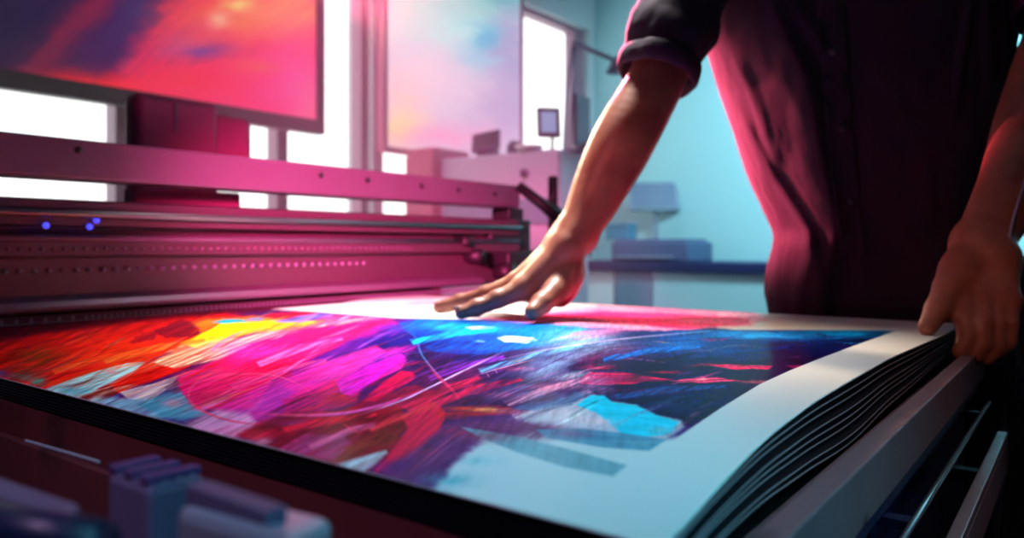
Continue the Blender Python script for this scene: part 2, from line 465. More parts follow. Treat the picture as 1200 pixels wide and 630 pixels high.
    def rgba(s):
        c = s.c / 255.0; mean = c.mean(1, keepdims=True); w = s.ink[:, None]
        c2 = mean + (c - mean) * 1.15; c2 = .45 + (c2 - .45) * 1.12; c = c * (1 - w) + c2 * w
        v = np.clip(c, 0, 1); lin = np.where(v <= 0.04045, v / 12.92, ((v + 0.055) / 1.055) ** 2.4)
        return np.concatenate([lin, s.ink[:, None]], 1).astype(np.float32)

def set_ink(me, rgba):
    a = me.color_attributes.new('ink', 'FLOAT_COLOR', 'POINT'); a.data.foreach_set('color', rgba.ravel())

def gridfaces(nr, nc):
    i = np.arange(nr - 1)[:, None] * nc + np.arange(nc - 1)[None, :]
    return np.stack([i, i + 1, i + nc + 1, i + nc], -1).reshape(-1, 4)

def fast_mesh(name, V, F, m, origin, parent=None):
    V = np.asarray(V, float); o0 = BASE[parent.name] if parent is not None else np.array(origin, float)
    me = bpy.data.meshes.new(name); me.vertices.add(len(V)); me.vertices.foreach_set('co', ((V - o0) * U).astype(np.float32).ravel())
    F = np.asarray(F, np.int32); me.loops.add(F.size); me.loops.foreach_set('vertex_index', F.ravel())
    me.polygons.add(len(F)); me.polygons.foreach_set('loop_start', np.arange(0, F.size, F.shape[1], dtype=np.int32))
    me.update(calc_edges=True); me.validate()
    me.polygons.foreach_set('use_smooth', [True] * len(me.polygons))
    me.materials.append(m)
    o = bpy.data.objects.new(name, me); COL.objects.link(o); BASE[o.name] = o0
    if parent is not None: o.parent = parent
    else: o.location = Vector(o0 * U)
    return o

# ================================================================== SETTING
XW, YB, XR, YF, ZC = -3.0, 5.05, 2.6, -2.2, 3.05
struct(G().box(XW - .2, XR + .2, YF - .2, YB + .2, -.1, 0).go('floor', M['floor']))
struct(G().box(XW - .2, XR + .2, YF - .2, YB + .2, ZC, ZC + .1).go('ceiling', M['ceil']))
struct(G().box(XW - .2, XR + .2, YB, YB + .2, 0, ZC).go('wall_back', M['wallcyan']))
struct(G().box(XR, XR + .2, YF, YB, 0, ZC).go('wall_right', M['darkwall']))
struct(G().box(XW - .2, XR + .2, YF - .2, YF, 0, ZC).go('wall_front', M['darkwall']))
SILL, HEAD = 1.1, 2.72
yw = [(PX(-260, 0, XW)[1], PX(437, 0, XW)[1]), (PX(449, 0, XW)[1], PX(600, 0, XW)[1]), (PX(614, 0, XW)[1], PX(690, 0, XW)[1])]
g = G().box(XW - .2, XW, YF, YB, 0, SILL).box(XW - .2, XW, YF, YB, HEAD, ZC)
edges = [YF] + [v for w in yw for v in w] + [YB]
for a, b in zip(edges[0::2], edges[1::2]): g.box(XW - .2, XW, a, b, SILL, HEAD)
struct(g.go('wall_left', M['wall']))
for i, (a, b) in enumerate(yw):
    w = empty('window_%d' % (i + 1), (XW - .1, (a + b) / 2, SILL)); struct(w)
    f = G(); t = .035
    f.box(XW - .13, XW - .05, a, a + t, SILL, HEAD).box(XW - .13, XW - .05, b - t, b, SILL, HEAD)
    f.box(XW - .13, XW - .05, a + t, b - t, SILL, SILL + t).box(XW - .13, XW - .05, a + t, b - t, HEAD - t, HEAD)
    if i == 0:
        for px in (152, 339):
            y = PX(px, 0, XW)[1]; f.box(XW - .13, XW - .05, y - .03, y + .03, SILL + t, HEAD - t)
    if i == 2:
        f.box(XW - .13, XW - .05, b - .13, b - t, SILL + t, HEAD - t)
    struct(f.go('window_frame', M['frame'], w))
    struct(G().box(XW - .095, XW - .085, a + t, b - t, SILL + t, HEAD - t).go('window_glass', M['glass'], w))
    struct(G().box(XW - .02, XW + .07, a - .02, b + .02, SILL - .03, SILL, .006).go('window_sill', M['frame'], w))

# ================================================================== PICTURES ON THE WINDOW WALL
def hung_picture(name, X, px0, px1, ztop, zbot_fn, frame, thick, bez, label, paint, top_label=None, nx=220, nz=140):
    y0, y1 = PX(px0, 0, X)[1], PX(px1, 0, X)[1]
    zb = zbot_fn
    t = empty(name, (X, (y0 + y1) / 2, zb))
    f = G()
    f.box(X - thick, X, y0, y1, zb, zb + bez[0], .004).box(X - thick, X, y0, y1, ztop - bez[1], ztop, .004)
    f.box(X - thick, X, y0, y0 + bez[1], zb + bez[0], ztop - bez[1], .004).box(X - thick, X, y1 - bez[2], y1, zb + bez[0], ztop - bez[1], .004)
    f.box(X - thick, X - thick * .6, y0 + .01, y1 - .01, zb + .01, ztop - .01)
    f.go('bezel', frame, t)
    ys = np.linspace(y0 + bez[1] * .9, y1 - bez[2] * .9, nx); zs = np.linspace(zb + bez[0] * .9, ztop - bez[1] * .9, nz)
    Yg, Zg = np.meshgrid(ys, zs); Xg = np.full_like(Yg, X - thick * .3)
    V = np.stack([Xg, Yg, Zg], -1).reshape(-1, 3); F = gridfaces(nz, nx)
    o = fast_mesh('picture_face', V, F, M['picture_glow'], None, t)
    px, py = pix(V[:, 0], V[:, 1], V[:, 2])
    set_ink(o.data, paint(px, py)); tag(t, label, 'hung_picture')
    return t

def paintA(x, y):  # pink haze over the picture is painted into these colours
    k = Ink(x, y, (120, 20, 70), 14, -40)
    k.wash(40, 20, 150, 90, (24, 14, 60), 1, .2); k.wash(150, 60, 90, 60, (70, 24, 92), .9, .2); k.wash(170, 10, 50, 40, (50, 50, 110), .8, .3)
    k.poly([(-40, 120), (10, 90), (95, 0), (140, -40), (160, -30), (120, 20), (60, 80)], (160, 30, 70), 16, .8, .3, -45)
    k.poly([(140, 80), (200, -5), (420, -80), (420, 170), (240, 140), (120, 110)], (225, 60, 100), 18, .85, .2, -45)
    k.wash(75, 95, 60, 14, (255, 30, 50), 1, .3, 8); k.wash(130, 105, 60, 14, (240, 50, 60), .9, .3, 8)
    k.wash(290, 20, 90, 35, (250, 130, 80), 1, .35, -20); k.wash(345, 10, 50, 40, (255, 165, 105), .9, .3)
    k.wash(240, 40, 40, 25, (215, 90, 110), .8, .3); k.wash(257, 24, 16, 10, (255, 180, 150), .9, .2); k.wash(280, 5, 20, 10, (255, 210, 130), .9, .2)
    k.wash(240, 60, 34, 9, (90, 70, 150), .9, .3, 5); k.wash(205, 55, 20, 16, (200, 100, 140), .7, .3)
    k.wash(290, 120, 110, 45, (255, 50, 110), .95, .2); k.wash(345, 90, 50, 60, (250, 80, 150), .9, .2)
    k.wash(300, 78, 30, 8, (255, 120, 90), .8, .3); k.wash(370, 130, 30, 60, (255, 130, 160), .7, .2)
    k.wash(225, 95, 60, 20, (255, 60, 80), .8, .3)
    k.wash(-120, 30, 160, 160, (20, 12, 50), 1, .2)
    return k.rgba()
hung_picture('wall_picture', -2.9, -150, 381.5, 2.75, PX(381, 158, -2.9)[2], M['bezel'], .05, (.066, .03, .045),
        'large red and violet picture panel with added glow in dark bezel above the printer beam', paintA)

def paintB(x, y):
    k = Ink(x, y, (212, 196, 216), 14, 30)
    k.wash(500, 0, 80, 45, (222, 226, 214), .9, .2); k.wash(540, 30, 70, 50, (176, 226, 224), 1, .25, 35)
    k.wash(580, 5, 60, 22, (130, 196, 190), .9, .25); k.wash(595, 0, 30, 10, (70, 180, 180), .9, .2)
    k.wash(572, 45, 20, 22, (64, 178, 206), 1, .2); k.wash(560, 70, 30, 20, (120, 196, 216), .8, .2)
    k.wash(600, 60, 25, 70, (150, 150, 190), .8, .2); k.wash(590, 130, 40, 50, (186, 164, 200), .9, .2)
    k.wash(500, 95, 60, 40, (232, 206, 220), .9, .2); k.wash(470, 120, 30, 40, (255, 206, 200), .9, .2)
    k.wash(470, 150, 26, 22, (255, 220, 160), 1, .2); k.wash(520, 160, 60, 18, (244, 160, 196), .8, .2)
    return k.rgba()
hung_picture('wall_picture', -2.9, 450, 613, 2.75, PX(470, 180, -2.9)[2], M['pinkbezel'], .05, (.03, .03, .012),
        'pale picture panel with added glow, cyan and peach washes in thin rose bezel beside the bright window', paintB)

# ================================================================== FLATBED PRINTER
XG = -1.1
YL, YE = -.35, 1.5
pr = empty('flatbed_printer', (-.7, .7, 0))
tag(pr, 'wide flatbed printing machine with long plum gantry beam and flat bed under the print', 'printer')
def zq(y): return CZ + (HZ - y) * 1.1 / 1020
# body under the bed, legs
G().box(-1.12, -.3, .3, 1.12, .5, .981, .006).go('bed', M['black'], pr)
for x in (-1.05, -.38):
    for y in (.36, 1.06):
        G().box(x - .04, x + .04, y - .04, y + .04, 0.02, .5, .005).box(x - .055, x + .055, y - .055, y + .055, 0, .02, .004).go('leg', M['dark'], pr)
# right hand trough, worn channel and lower rails
G().box(-.3, -.17, .26, 1.12, .9, .93).box(-.17, -.14, .12, 1.12, .72, .93, .003).go('side_trough', M['black'], pr)
g = G(); ra = (-.1125, -.0985)
g.box(ra[0], ra[1], .1, 1.06, .945, .98, .0012).box(-.14, ra[0], .1, 1.06, .945, .952)
g.go('channel_rail', M['worn'], pr)
G().box(-.14, -.104, .11, 1.05, .93, .944).box(-.135, -.118, .11, 1.05, .70, .93).go('side_panel', M['bluedark'], pr)
G().tube([(-.088, .12, .926), (-.088, 1.0, .926)], .0022, 10).go('guide_rod', M['rod'], pr, True)
G().box(-.0785, -.069, .12, .98, .892, .900, .001).box(-.0725, -.069, .12, .98, .86, .892).go('lower_rail', M['worn'], pr)
for y in (.2, .55, .95):
    G().box(-.12, -.07, y - .008, y + .008, .85, .862).go('rail_bracket', M['bluedark'], pr)
    G().box(-.125, -.09, y - .006, y + .006, .918, .924).go('rod_bracket', M['bluedark'], pr)
# front apron with step
g = G().extr([(-0, 0), (-0, 0)], 0, 0) if False else G()
g.box(-1.5, -.14, .243, .3, .72, .981, .002).box(-1.5, -.14, .236, .242, .90, .955, .001)
g.go('front_apron', M['apron'], pr)
# fascia of the gantry: one long profile
def prof(*p): return [(XG + dx, zq(y)) for dx, y in p]
G().extr(prof((-.09, 245), (-.005, 245), (-.005, 262), (-.03, 264), (-.03, 274), (-.002, 276), (-.002, 300), (-.022, 304), (-.022, 345), (-.022, 372), (-.09, 372)), YL, YE).go('fascia', M['fascia'], pr)
G().extr(prof((-.09, 229), (-.012, 229), (-.004, 232), (-.004, 243), (-.09, 244.5)), YL, YE).go('upper_rail', M['fascia'], pr)
G().tube([(XG + .004, YL, zq(248)), (XG + .004, YE, zq(248))], .0052, 14).go('guide_bar', M['metal'], pr, True)
G().tube([(XG - .002, YL, zq(279)), (XG - .002, YE, zq(279))], .0052, 14).go('guide_bar', M['beam'], pr, True)
G().extr(prof((-.022, 350), (.006, 356), (.012, 362), (.012, 366), (-.022, 367)), YL, 1.35).go('front_lip', M['beam'], pr)
G().extr(prof((-.03, 371), (.008, 373), (.008, 381), (-.03, 381)), YL, 1.2).go('base_strip', M['fascia'], pr)
g = G()
for i in range(36):
    y = PX(13, 318, XG)[1] + i * .0176
    g.tube([(XG - .023, y, zq(319)), (XG - .018, y, zq(319))], .0034, 12)
g.go('rivet_strip', M['rivet'], pr, True)
g = G()
for i in range(60):
    y = .33 + i * .0135
    g.tube([(XG - .003, y, zq(292)), (XG + .0005, y, zq(292))], .0026, 10)
g.go('rivet_strip', M['beam'], pr, True)
g = G()
for i in range(120):
    y = .37 + i * .0085
    if i < 14 and i % 2: continue
    g.box(XG + .006, XG + .0088, y - .002, y + .002, zq(380), zq(375))
g.go('ruler_strip', M['rivet'], pr)
for x, y in ((54, 264), (105, 265.5), (113, 258)):
    p = PX(x, y, XG - .002)
    G().ball(p, .0042, 12).go('indicator_light', M['led'], pr, True)
# beam
zb0, zb1 = zq(203), zq(153)
G().box(XG - .07, XG, YL, YE, zb0, zb1, .003).go('gantry_beam', M['beam'], pr)
for x, y in ((92, 176), (375, 205), (430, 211), (493, 217.5), (537, 222.5), (580, 227)):
    p = PX(x, y, XG)
    G().tube([p + [-.004, 0, 0], p + [.0025, 0, 0]], .0048, 12).go('bolt', M['dark'], pr, True)
# print head carriage (behind the beam)
cx0, cx1 = XG - .118, XG - .075
def cy(px): return PX(px, 0, cx1)[1]
def czz(px, py): return PX(px, py, cx1)[2]
ca = G().box(cx0, cx1, cy(160), cy(258), czz(155, 226), czz(160, 106), .012, 3)
ca.box(cx0 + .01, cx1 - .002, cy(250), cy(298), zb0 + .02, czz(160, 106) - .015, .014, 3)
ca.box(cx0, cx1 - .004, cy(160), cy(284), czz(155, 245), zb0, .004)
ca = ca.go('print_carriage', M['carriage'], pr)
p = PX(206, 120, cx1 + .001); p2 = PX(206, 155, cx1 + .001)
G().box(cx1 - .001, cx1 + .002, p[1] - .003, p[1] + .003, p2[2], p[2]).go('carriage_light_strip', M['beam'], ca)
# end housing at far end
he = G().box(XG - .09, XG - .01, YE - .10, YE + .06, zq(330), zq(228), .006)
he.box(XG - .03, XG + .035, YE - .09, YE - .02, zq(340), zq(300), .006).box(XG - .04, XG + .02, YE - .02, YE + .12, 1.02, 1.09, .01)
he.box(XG - .05, XG + .03, YE + .06, YE + .2, .98, 1.06, .006)
he = he.go('end_housing', M['dark'], pr)
G().tube([P(607, 217, 1.78), P(634, 238, 1.78), P(662, 262, 1.78)], [.012, .013, .015], 12).go('release_lever', M['black'], he, True)
G().tube([P(640, 235, 1.86), P(664, 258, 1.86)], .011, 12).go('release_lever', M['dark'], he, True)
G().box(*[v for v in (P(641, 0, 1.9)[0], P(655, 0, 1.9)[0], P(641, 0, 1.9)[1], P(655, 0, 1.9)[1], 1.12, P(650, 206, 1.9)[2])], .006).go('clamp_post', M['black'], he)
for (x, y, D, r) in ((560, 300, 1.72, .016), (596, 318, 1.7, .02), (545, 283, 1.7, .012)):
    q = P(x, y, D); G().tube([q + [-.03, 0, 0], q + [.012, 0, 0]], r, 18).go('roller_knob', M['dark'], he, True)
# gantry legs
for y in (-.25, YE + .02):
    G().box(XG - .1, XG - .03, y - .05, y + .05, 0, zq(372), .006).go('gantry_leg', M['dark'], pr)
G().box(XG - .07, XG - .01, YL - .1, YL, zq(372), zb1, .004).go('end_plate', M['dark'], pr)
G().box(XG - .065, XG - .012, YE - .03, YE + .03, zq(245), zb0, .002).go('beam_post', M['dark'], pr)

# ================================================================== STACK OF SHEETS + PRINT
Xl, Yn, Yfar = -1.085, .2345, 1.14
_gy = np.linspace(.1, 1.3, 601)
def _soft(xs, ys, n):
    v = np.interp(_gy, xs, ys); k = np.hanning(n + 2)[1:-1]; k /= k.sum()
    return np.convolve(np.pad(v, n // 2, 'edge'), k, 'valid')
_re = _soft([.2345, .257, .32, .405, .513, .58, .745, .985, 1.14], [-.112, -.116, -.125, -.135, -.141, -.1415, -.142, -.130, -.125], 61)
_dr = _soft([.22, .28, .33, .44, .56, .63, .79, .95, 1.14], [.0003, .0007, .0012, .0028, .0043, .0047, .0034, .0016, .0006], 81)
def redge(Y): return np.interp(Y, _gy, _re)
def droop(Y): return np.interp(Y, _gy, _dr)
def sm(t): t = np.clip(t, 0, 1); return t * t * (3 - 2 * t)
NS = 7
def sheet_z(k, X, Y):
    return TZ - .0024 * k - k * 1.05 * droop(Y) * sm((X + .24) / .12)
def sheet(k, name, m, nx, ny, x0, y0, y1, th, geo=False):
    v = np.linspace(0, 1, ny)
    ys = y0 * (y1 / y0) ** v if geo else y0 + (y1 - y0) * v
    us = np.linspace(0, 1, nx)
    if not geo: us = 1 - (1 - us) ** 2.2
    Yg = np.repeat(ys[:, None], nx, 1); Rg = redge(Yg) - (0.0012 * ((k * 7) % 3) if k else 0)
    Xg = x0 + (Rg - x0) * us[None, :]
    Z = sheet_z(k, Xg, Yg)
    top = np.stack([Xg, Yg, Z], -1).reshape(-1, 3); bot = top - [0, 0, th]
    n = nx * ny; F = [gridfaces(ny, nx)]; F.append(gridfaces(ny, nx)[:, ::-1] + n)
    idx = np.arange(n).reshape(ny, nx)
    for line in (idx[0, :], idx[:, -1], idx[-1, ::-1], idx[::-1, 0]):
        a, b = line[:-1], line[1:]; F.append(np.stack([a, a + n, b + n, b], 1))
    o = fast_mesh(name, np.concatenate([top, bot]), np.concatenate(F), m, ((x0 - .13) / 2, (y0 + y1) / 2, TZ - .0024 * k - th))
    if not geo:
        o.data.polygons.foreach_set('use_smooth', [False] * len(o.data.polygons))
        o.data.materials.append(M['sheetshade']); nf = 2 * (nx - 1) * (ny - 1); mi = np.zeros(len(o.data.polygons), np.int32); mi[:nf + nx - 1] = 1; mi[nf + nx + ny - 2:] = 1
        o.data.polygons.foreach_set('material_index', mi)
    return o, top
stack_words = ['directly under the colourful print', 'second below the colourful print', 'third below the colourful print', 'fourth below the colourful print',
               'fifth below the colourful print', 'second from the bottom of the pile', 'at the bottom of the pile on the printer bed']
for k in range(1, NS + 1):
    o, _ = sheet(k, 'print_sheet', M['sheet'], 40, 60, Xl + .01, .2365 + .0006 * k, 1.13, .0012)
    tag(o, 'printed sheet darkened for gap shade, ' + stack_words[k - 1], 'sheet', 'sheets piled under the top print')

art, top = sheet(0, 'art_print', M['print'], 1150, 1000, Xl, Yn, Yfar, .0012, True)
tag(art, 'large white bordered abstract print in pink, blue and orange lying on top of the pile', 'print')
px, py = pix(top[:, 0], top[:, 1], np.full(len(top), TZ))

def paint_print(x, y):  # x, y are image pixels; stroke outlines traced in pixels, projected onto the sheet
    W = (218, 227, 227)
    k = Ink(x, y, (70, 28, 92), 6, -24)
    # far left reds
    k.poly([(-60, 420), (0, 398), (120, 376), (260, 366), (300, 372), (250, 420), (150, 440), (60, 460), (-60, 440)], (214, 34, 34), 6, 1, 0, vary=.5)
    k.wash(120, 415, 110, 22, (244, 70, 30), .95, .6); k.wash(170, 402, 60, 12, (248, 60, 30), .8, .7); k.wash(60, 405, 70, 14, (200, 30, 36), .8, .6)
    k.wash(45, 418, 34, 12, (70, 66, 30), .75, .5); k.wash(30, 436, 30, 8, (60, 70, 50), .7, .5); k.wash(5, 438, 10, 4, (60, 80, 170), .9, .4)
    k.wash(45, 447, 12, 6, (60, 160, 140), .9, .4); k.wash(28, 442, 14, 4, (70, 150, 150), .8, .5)
    k.poly([(55, 462), (60, 448), (130, 428), (200, 410), (232, 412), (190, 440), (120, 462), (90, 470)], (238, 78, 36), 4, .9, .4)
    k.poly([(180, 388), (212, 374), (247, 382), (236, 393), (195, 397)], (112, 20, 42), 1.5, .95, .25); k.poly([(152, 400), (166, 390), (186, 388), (182, 398), (155, 402)], (130, 24, 44), 2, .9, .3)
    k.wash(147, 416, 18, 6, (120, 40, 30), .8, .5)
    k.poly([(45, 458), (105, 437), (150, 425), (170, 423.5), (157, 436), (122, 452), (96, 466), (66, 463)], (172, 216, 214), 1.2, 1, .25, raw=2, vary=.3)
    k.wash(85, 458, 22, 5, (60, 170, 184), .8, .5); k.wash(128, 436, 8, 2.5, (240, 130, 150), .8, .3)
    k.poly([(118, 456), (150, 438), (190, 424), (236, 410), (222, 430), (196, 440), (160, 453), (140, 461)], (228, 34, 24), 1.5, 1, .3, raw=2, vary=.35)
    k.poly([(90, 468), (130, 450), (140, 460), (112, 476)], (124, 40, 36), 1.5, .95, .3)
    k.poly([(140, 459), (176, 450), (210, 440), (197, 455), (176, 470), (150, 468)], (226, 196, 190), 1.4, 1, .3, raw=2, vary=.2)
    k.poly([(96, 472), (112, 466), (150, 466), (185, 468), (210, 458), (250, 488), (170, 490)], (150, 194, 204), 3, .95, .4, vary=.25)
    k.poly([(165, 474), (200, 457), (225, 462), (238, 482), (220, 496), (185, 488)], (72, 146, 164), 4, .9, .4)
    k.poly([(192, 455), (206, 446), (222, 440), (225, 455), (205, 462)], (104, 70, 92), 2, .85, .4); k.wash(222, 440, 14, 6, (190, 30, 40), .9, .4)
    k.wash(205, 472, 16, 6, (230, 140, 150), .7, .4)
    # yellow and cream
    k.poly([(222, 378), (240, 374), (300, 370), (330, 372), (300, 386), (240, 396)], (244, 150, 40), 3, .9, .4)
    k.poly([(212, 402), (250, 385), (262, 378), (330, 376.5), (392, 375), (345, 387), (300, 389), (262, 398), (230, 408)], (255, 214, 40), 1.6, 1, .2, raw=2, vary=.15)
    k.poly([(246, 388), (262, 379), (322, 377), (316, 384), (280, 388), (252, 394)], (255, 232, 20), 1.5, .95, .1)
    k.poly([(180, 424), (212, 404), (262, 397), (330, 386), (440, 370), (446, 373), (360, 386), (300, 401), (262, 421), (200, 432)], (255, 226, 190), 2, .95, .65, -22)
    k.poly([(247, 378), (262, 374), (282, 373), (292, 376), (262, 379.5)], (0, 166, 196), .9, .95, .1); k.poly([(286, 374), (300, 371), (312, 371.5), (303, 376)], (70, 120, 200), .9, .9, .2)
    k.poly([(305, 371), (318, 366), (376, 365), (362, 369), (330, 374)], (196, 36, 50), 1, .95, .2)
    k.poly([(316, 377), (352, 370), (392, 366), (388, 372), (350, 378)], (116, 122, 204), 1.2, .9, .3)
    k.poly([(380, 371), (420, 367), (480, 371), (430, 376), (360, 380)], (250, 90, 140), 1.5, .9, .5)
    # hot pinks
    k.poly([(210, 440), (262, 419), (305, 400), (350, 388), (440, 374), (470, 378), (430, 396), (380, 412), (350, 432), (320, 444), (300, 478), (232, 480), (214, 462)], (246, 40, 110), 3, 1, .1, vary=.35)
    k.wash(300, 412, 44, 14, (255, 66, 176), .95, .4); k.wash(345, 400, 50, 9, (255, 40, 120), .8, .5); k.wash(370, 386, 60, 7, (250, 40, 110), .9, .5)
    k.wash(330, 432, 60, 12, (235, 16, 60), .9, .5); k.wash(255, 440, 40, 10, (240, 70, 110), .8, .5); k.wash(245, 465, 26, 12, (196, 60, 84), .8, .4); k.wash(275, 468, 22, 7, (176, 44, 70), .8, .4)
    # purple / navy sweep
    k.poly([(340, 432), (400, 402), (450, 380), (480, 372), (500, 376), (500, 400), (470, 408), (430, 412), (380, 432), (350, 442)], (104, 32, 148), 3, .9, .45)
    k.poly([(382, 428), (410, 414), (450, 394), (500, 384), (505, 408), (460, 410), (420, 418)], (26, 22, 92), 3, .95, .35)
    k.wash(350, 432, 30, 5, (90, 20, 90), .8, .5)
    k.poly([(330, 452), (370, 430), (420, 414), (475, 404), (500, 400), (470, 420), (400, 446), (350, 462)], (226, 50, 160), 2, .95, .5, -22)
    k.poly([(360, 452), (420, 424), (478, 406), (484, 412), (430, 434), (380, 456)], (136, 60, 190), 2, .7, .75, -24)
    k.poly([(400, 442), (440, 424), (470, 412), (476, 416), (440, 432), (408, 448)], (50, 40, 140), 1.5, .8, .6, -26)
    # pink broad band
    k.poly([(218, 500), (262, 474), (310, 450), (385, 422), (440, 404), (452, 412), (410, 440), (340, 478), (272, 514)], (252, 66, 168), 2.2, .8, .25, raw=2, vary=.25)
    k.poly([(214, 502), (250, 480), (290, 484), (302, 496), (272, 516)], (238, 186, 206), 5, .85, .3)
    k.poly([(296, 470), (330, 452), (352, 460), (330, 478), (300, 482)], (206, 70, 180), 3, .6, .4)
    k.poly([(330, 470), (360, 452), (410, 440), (425, 446), (420, 470), (370, 486), (330, 486)], (240, 30, 110), 3, .85, .45); k.wash(400, 466, 22, 8, (196, 20, 60), .9, .5)
    k.poly([(394, 446), (432, 428), (471, 414), (477, 422), (470, 432), (440, 446), (412, 464), (400, 460)], (252, 48, 204), 1.5, 1, .35, raw=2, vary=.3)
    k.poly([(424, 470), (448, 448), (470, 434), (486, 436), (490, 442), (470, 452), (440, 470)], (252, 24, 92), 1.5, 1, .35, raw=2, vary=.25)
    k.poly([(400, 480), (440, 466), (480, 452), (520, 446), (540, 460), (500, 474), (450, 486), (410, 492)], (196, 16, 48), 3, .9, .5)
    # lower dark reds
    k.poly([(278, 508), (300, 494), (350, 484), (410, 480), (470, 476), (480, 500), (460, 530), (420, 556), (360, 536), (310, 522)], (140, 16, 40), 3, 1, .15, vary=.6)
    k.wash(300, 508, 34, 8, (214, 50, 70), .85, .6); k.wash(380, 492, 40, 7, (200, 24, 50), .8, .6); k.wash(425, 488, 14, 6, (60, 8, 26), .9, .4); k.wash(340, 495, 26, 6, (160, 70, 130), .8, .4); k.wash(392, 516, 30, 8, (90, 12, 34), .6, .5)
    k.poly([(330, 526), (362, 508), (404, 508), (412, 520), (394, 540), (356, 534)], (186, 84, 138), 3, .85, .5); k.wash(305, 517, 16, 5, (240, 170, 190), .8, .5)
    k.poly([(392, 540), (420, 512), (458, 496), (478, 500), (456, 526), (430, 552), (396, 546)], (138, 62, 48), 3, .9, .45, vary=.3); k.wash(468, 500, 16, 8, (110, 12, 30), .8, .4)
    k.poly([(388, 546), (420, 536), (452, 527), (454, 530), (434, 548), (416, 556)], (206, 226, 232), 1.3, .95, .35, -22, raw=2)
    k.poly([(436, 556), (452, 536), (468, 516), (478, 501), (472, 490), (486, 478), (504, 470), (516, 475), (523, 484), (516, 502), (497, 520), (472, 537), (452, 548)], (252, 18, 74), 1.3, 1, .2, -44, raw=2, vary=.22, ink=.6)
    k.wash(448, 548, 16, 6, (200, 60, 130), .9, .3)
    # deep purple centre
    k.poly([(478, 425), (500, 410), (560, 412), (640, 402), (690, 396), (700, 440), (660, 470), (610, 474), (560, 480), (525, 484), (520, 462), (490, 450)], (52, 24, 78), 4, 1, .1, vary=.5)
    k.wash(515, 448, 26, 14, (120, 24, 70), .8, .5); k.wash(545, 436, 40, 10, (140, 40, 110), .85, .6); k.wash(600, 438, 34, 8, (34, 18, 76), .9, .4); k.wash(488, 420, 14, 10, (24, 14, 70), .95, .3)
    k.wash(545, 452, 30, 5, (210, 34, 90), .8, .5, -18); k.wash(610, 432, 22, 3, (240, 60, 120), .8, .5, -14); k.wash(622, 452, 28, 4, (230, 90, 150), .7, .6); k.wash(560, 468, 60, 7, (60, 20, 50), .7, .4)
    k.poly([(510, 482), (560, 474), (600, 476), (612, 482), (570, 486), (520, 492)], (214, 40, 40), 2, .9, .7, -4); k.wash(570, 480, 22, 2.5, (255, 190, 110), .9, .5, -3)
    k.wash(545, 478, 30, 3, (240, 80, 50), .8, .6, -5)
    # centre blues
    k.poly([(466, 378), (500, 372), (560, 374), (660, 376), (690, 384), (650, 402), (600, 410), (560, 416), (505, 412), (490, 396)], (4, 96, 184), 2.5, 1, .1, vary=.45)
    k.wash(480, 384, 30, 8, (60, 70, 176), .8, .5); k.wash(520, 382, 34, 5, (0, 160, 226), .95, .5, -12); k.wash(565, 386, 40, 4, (60, 190, 236), .8, .6, -10); k.wash(510, 396, 24, 8, (18, 30, 120), .9, .4); k.wash(545, 402, 40, 5, (20, 40, 120), .8, .5)
    k.wash(600, 392, 60, 7, (0, 120, 180), .8, .4); k.poly([(543, 384), (560, 381), (582, 382), (572, 385), (552, 386)], (200, 246, 252), .8, .9, .4, -6)
    k.wash(470, 398, 20, 8, (40, 30, 130), .8, .4); k.wash(530, 412, 40, 5, (70, 36, 130), .8, .5)
    k.wash(670, 392, 50, 12, (120, 176, 206), .85, .3); k.wash(640, 425, 40, 16, (90, 110, 160), .6, .6); k.wash(660, 410, 50, 12, (100, 150, 190), .6, .6)  # pale washes partly paint the gloss reflection into the ink
    k.poly([(582, 396), (590, 393.5), (606, 394), (626, 396), (631, 399.5), (614, 402), (600, 400.5), (590, 400)], (250, 254, 255), .7, 1, 0)
    k.wash(560, 399.5, 6, 1, (220, 250, 255), .9, .2)
    k.poly([(655, 395), (680, 388), (740, 384), (760, 388), (720, 398), (680, 399)], (196, 110, 150), 2, .8, .4, -4)
    # right hand night
    k.poly([(668, 420), (690, 398), (760, 384), (850, 382), (1060, 388), (1000, 440), (880, 480), (800, 498), (772, 488), (745, 475), (716, 473), (694, 462), (668, 468)], (20, 18, 58), 4, 1, .1, vary=.5, ang=-4)
    k.wash(720, 412, 40, 14, (96, 18, 62), .85, .5, -4); k.wash(690, 420, 24, 10, (120, 30, 80), .7, .5); k.wash(900, 392, 90, 8, (0, 140, 196), .95, .4, 0); k.wash(1000, 390, 60, 6, (0, 150, 206), .9, .4, 0)
    k.wash(800, 402, 60, 14, (24, 96, 160), .85, .4, -2); k.wash(860, 410, 60, 12, (14, 60, 120), .8, .5, -2); k.wash(950, 405, 50, 8, (8, 40, 96), .8, .5, 0); k.wash(800, 470, 70, 14, (22, 60, 100), .7, .6, -10)
    k.poly([(676, 448), (690, 436), (720, 436), (760, 440), (790, 444), (740, 450), (700, 450)], (232, 28, 92), 1.6, .95, .5, 3); k.wash(700, 430, 20, 3, (220, 30, 80), .9, .4, 2); k.wash(780, 436, 24, 1.6, (170, 24, 60), .8, .4, 2)
    k.poly([(828, 428), (860, 427), (905, 429), (900, 433), (860, 432)], (248, 46, 104), 1.2, .95, .35, 2)
    k.poly([(785, 446), (820, 441), (850, 443), (868, 446), (830, 449), (800, 448)], (240, 70, 120), 1.2, .95, .5, -3); k.wash(822, 444, 12, 2, (255, 190, 190), .8, .4)
    k.wash(885, 447, 22, 2, (230, 110, 110), .8, .5, 0); k.wash(935, 429, 16, 1.6, (200, 30, 70), .8, .4, 0); k.wash(760, 458, 40, 3, (160, 30, 90), .7, .6, -14)
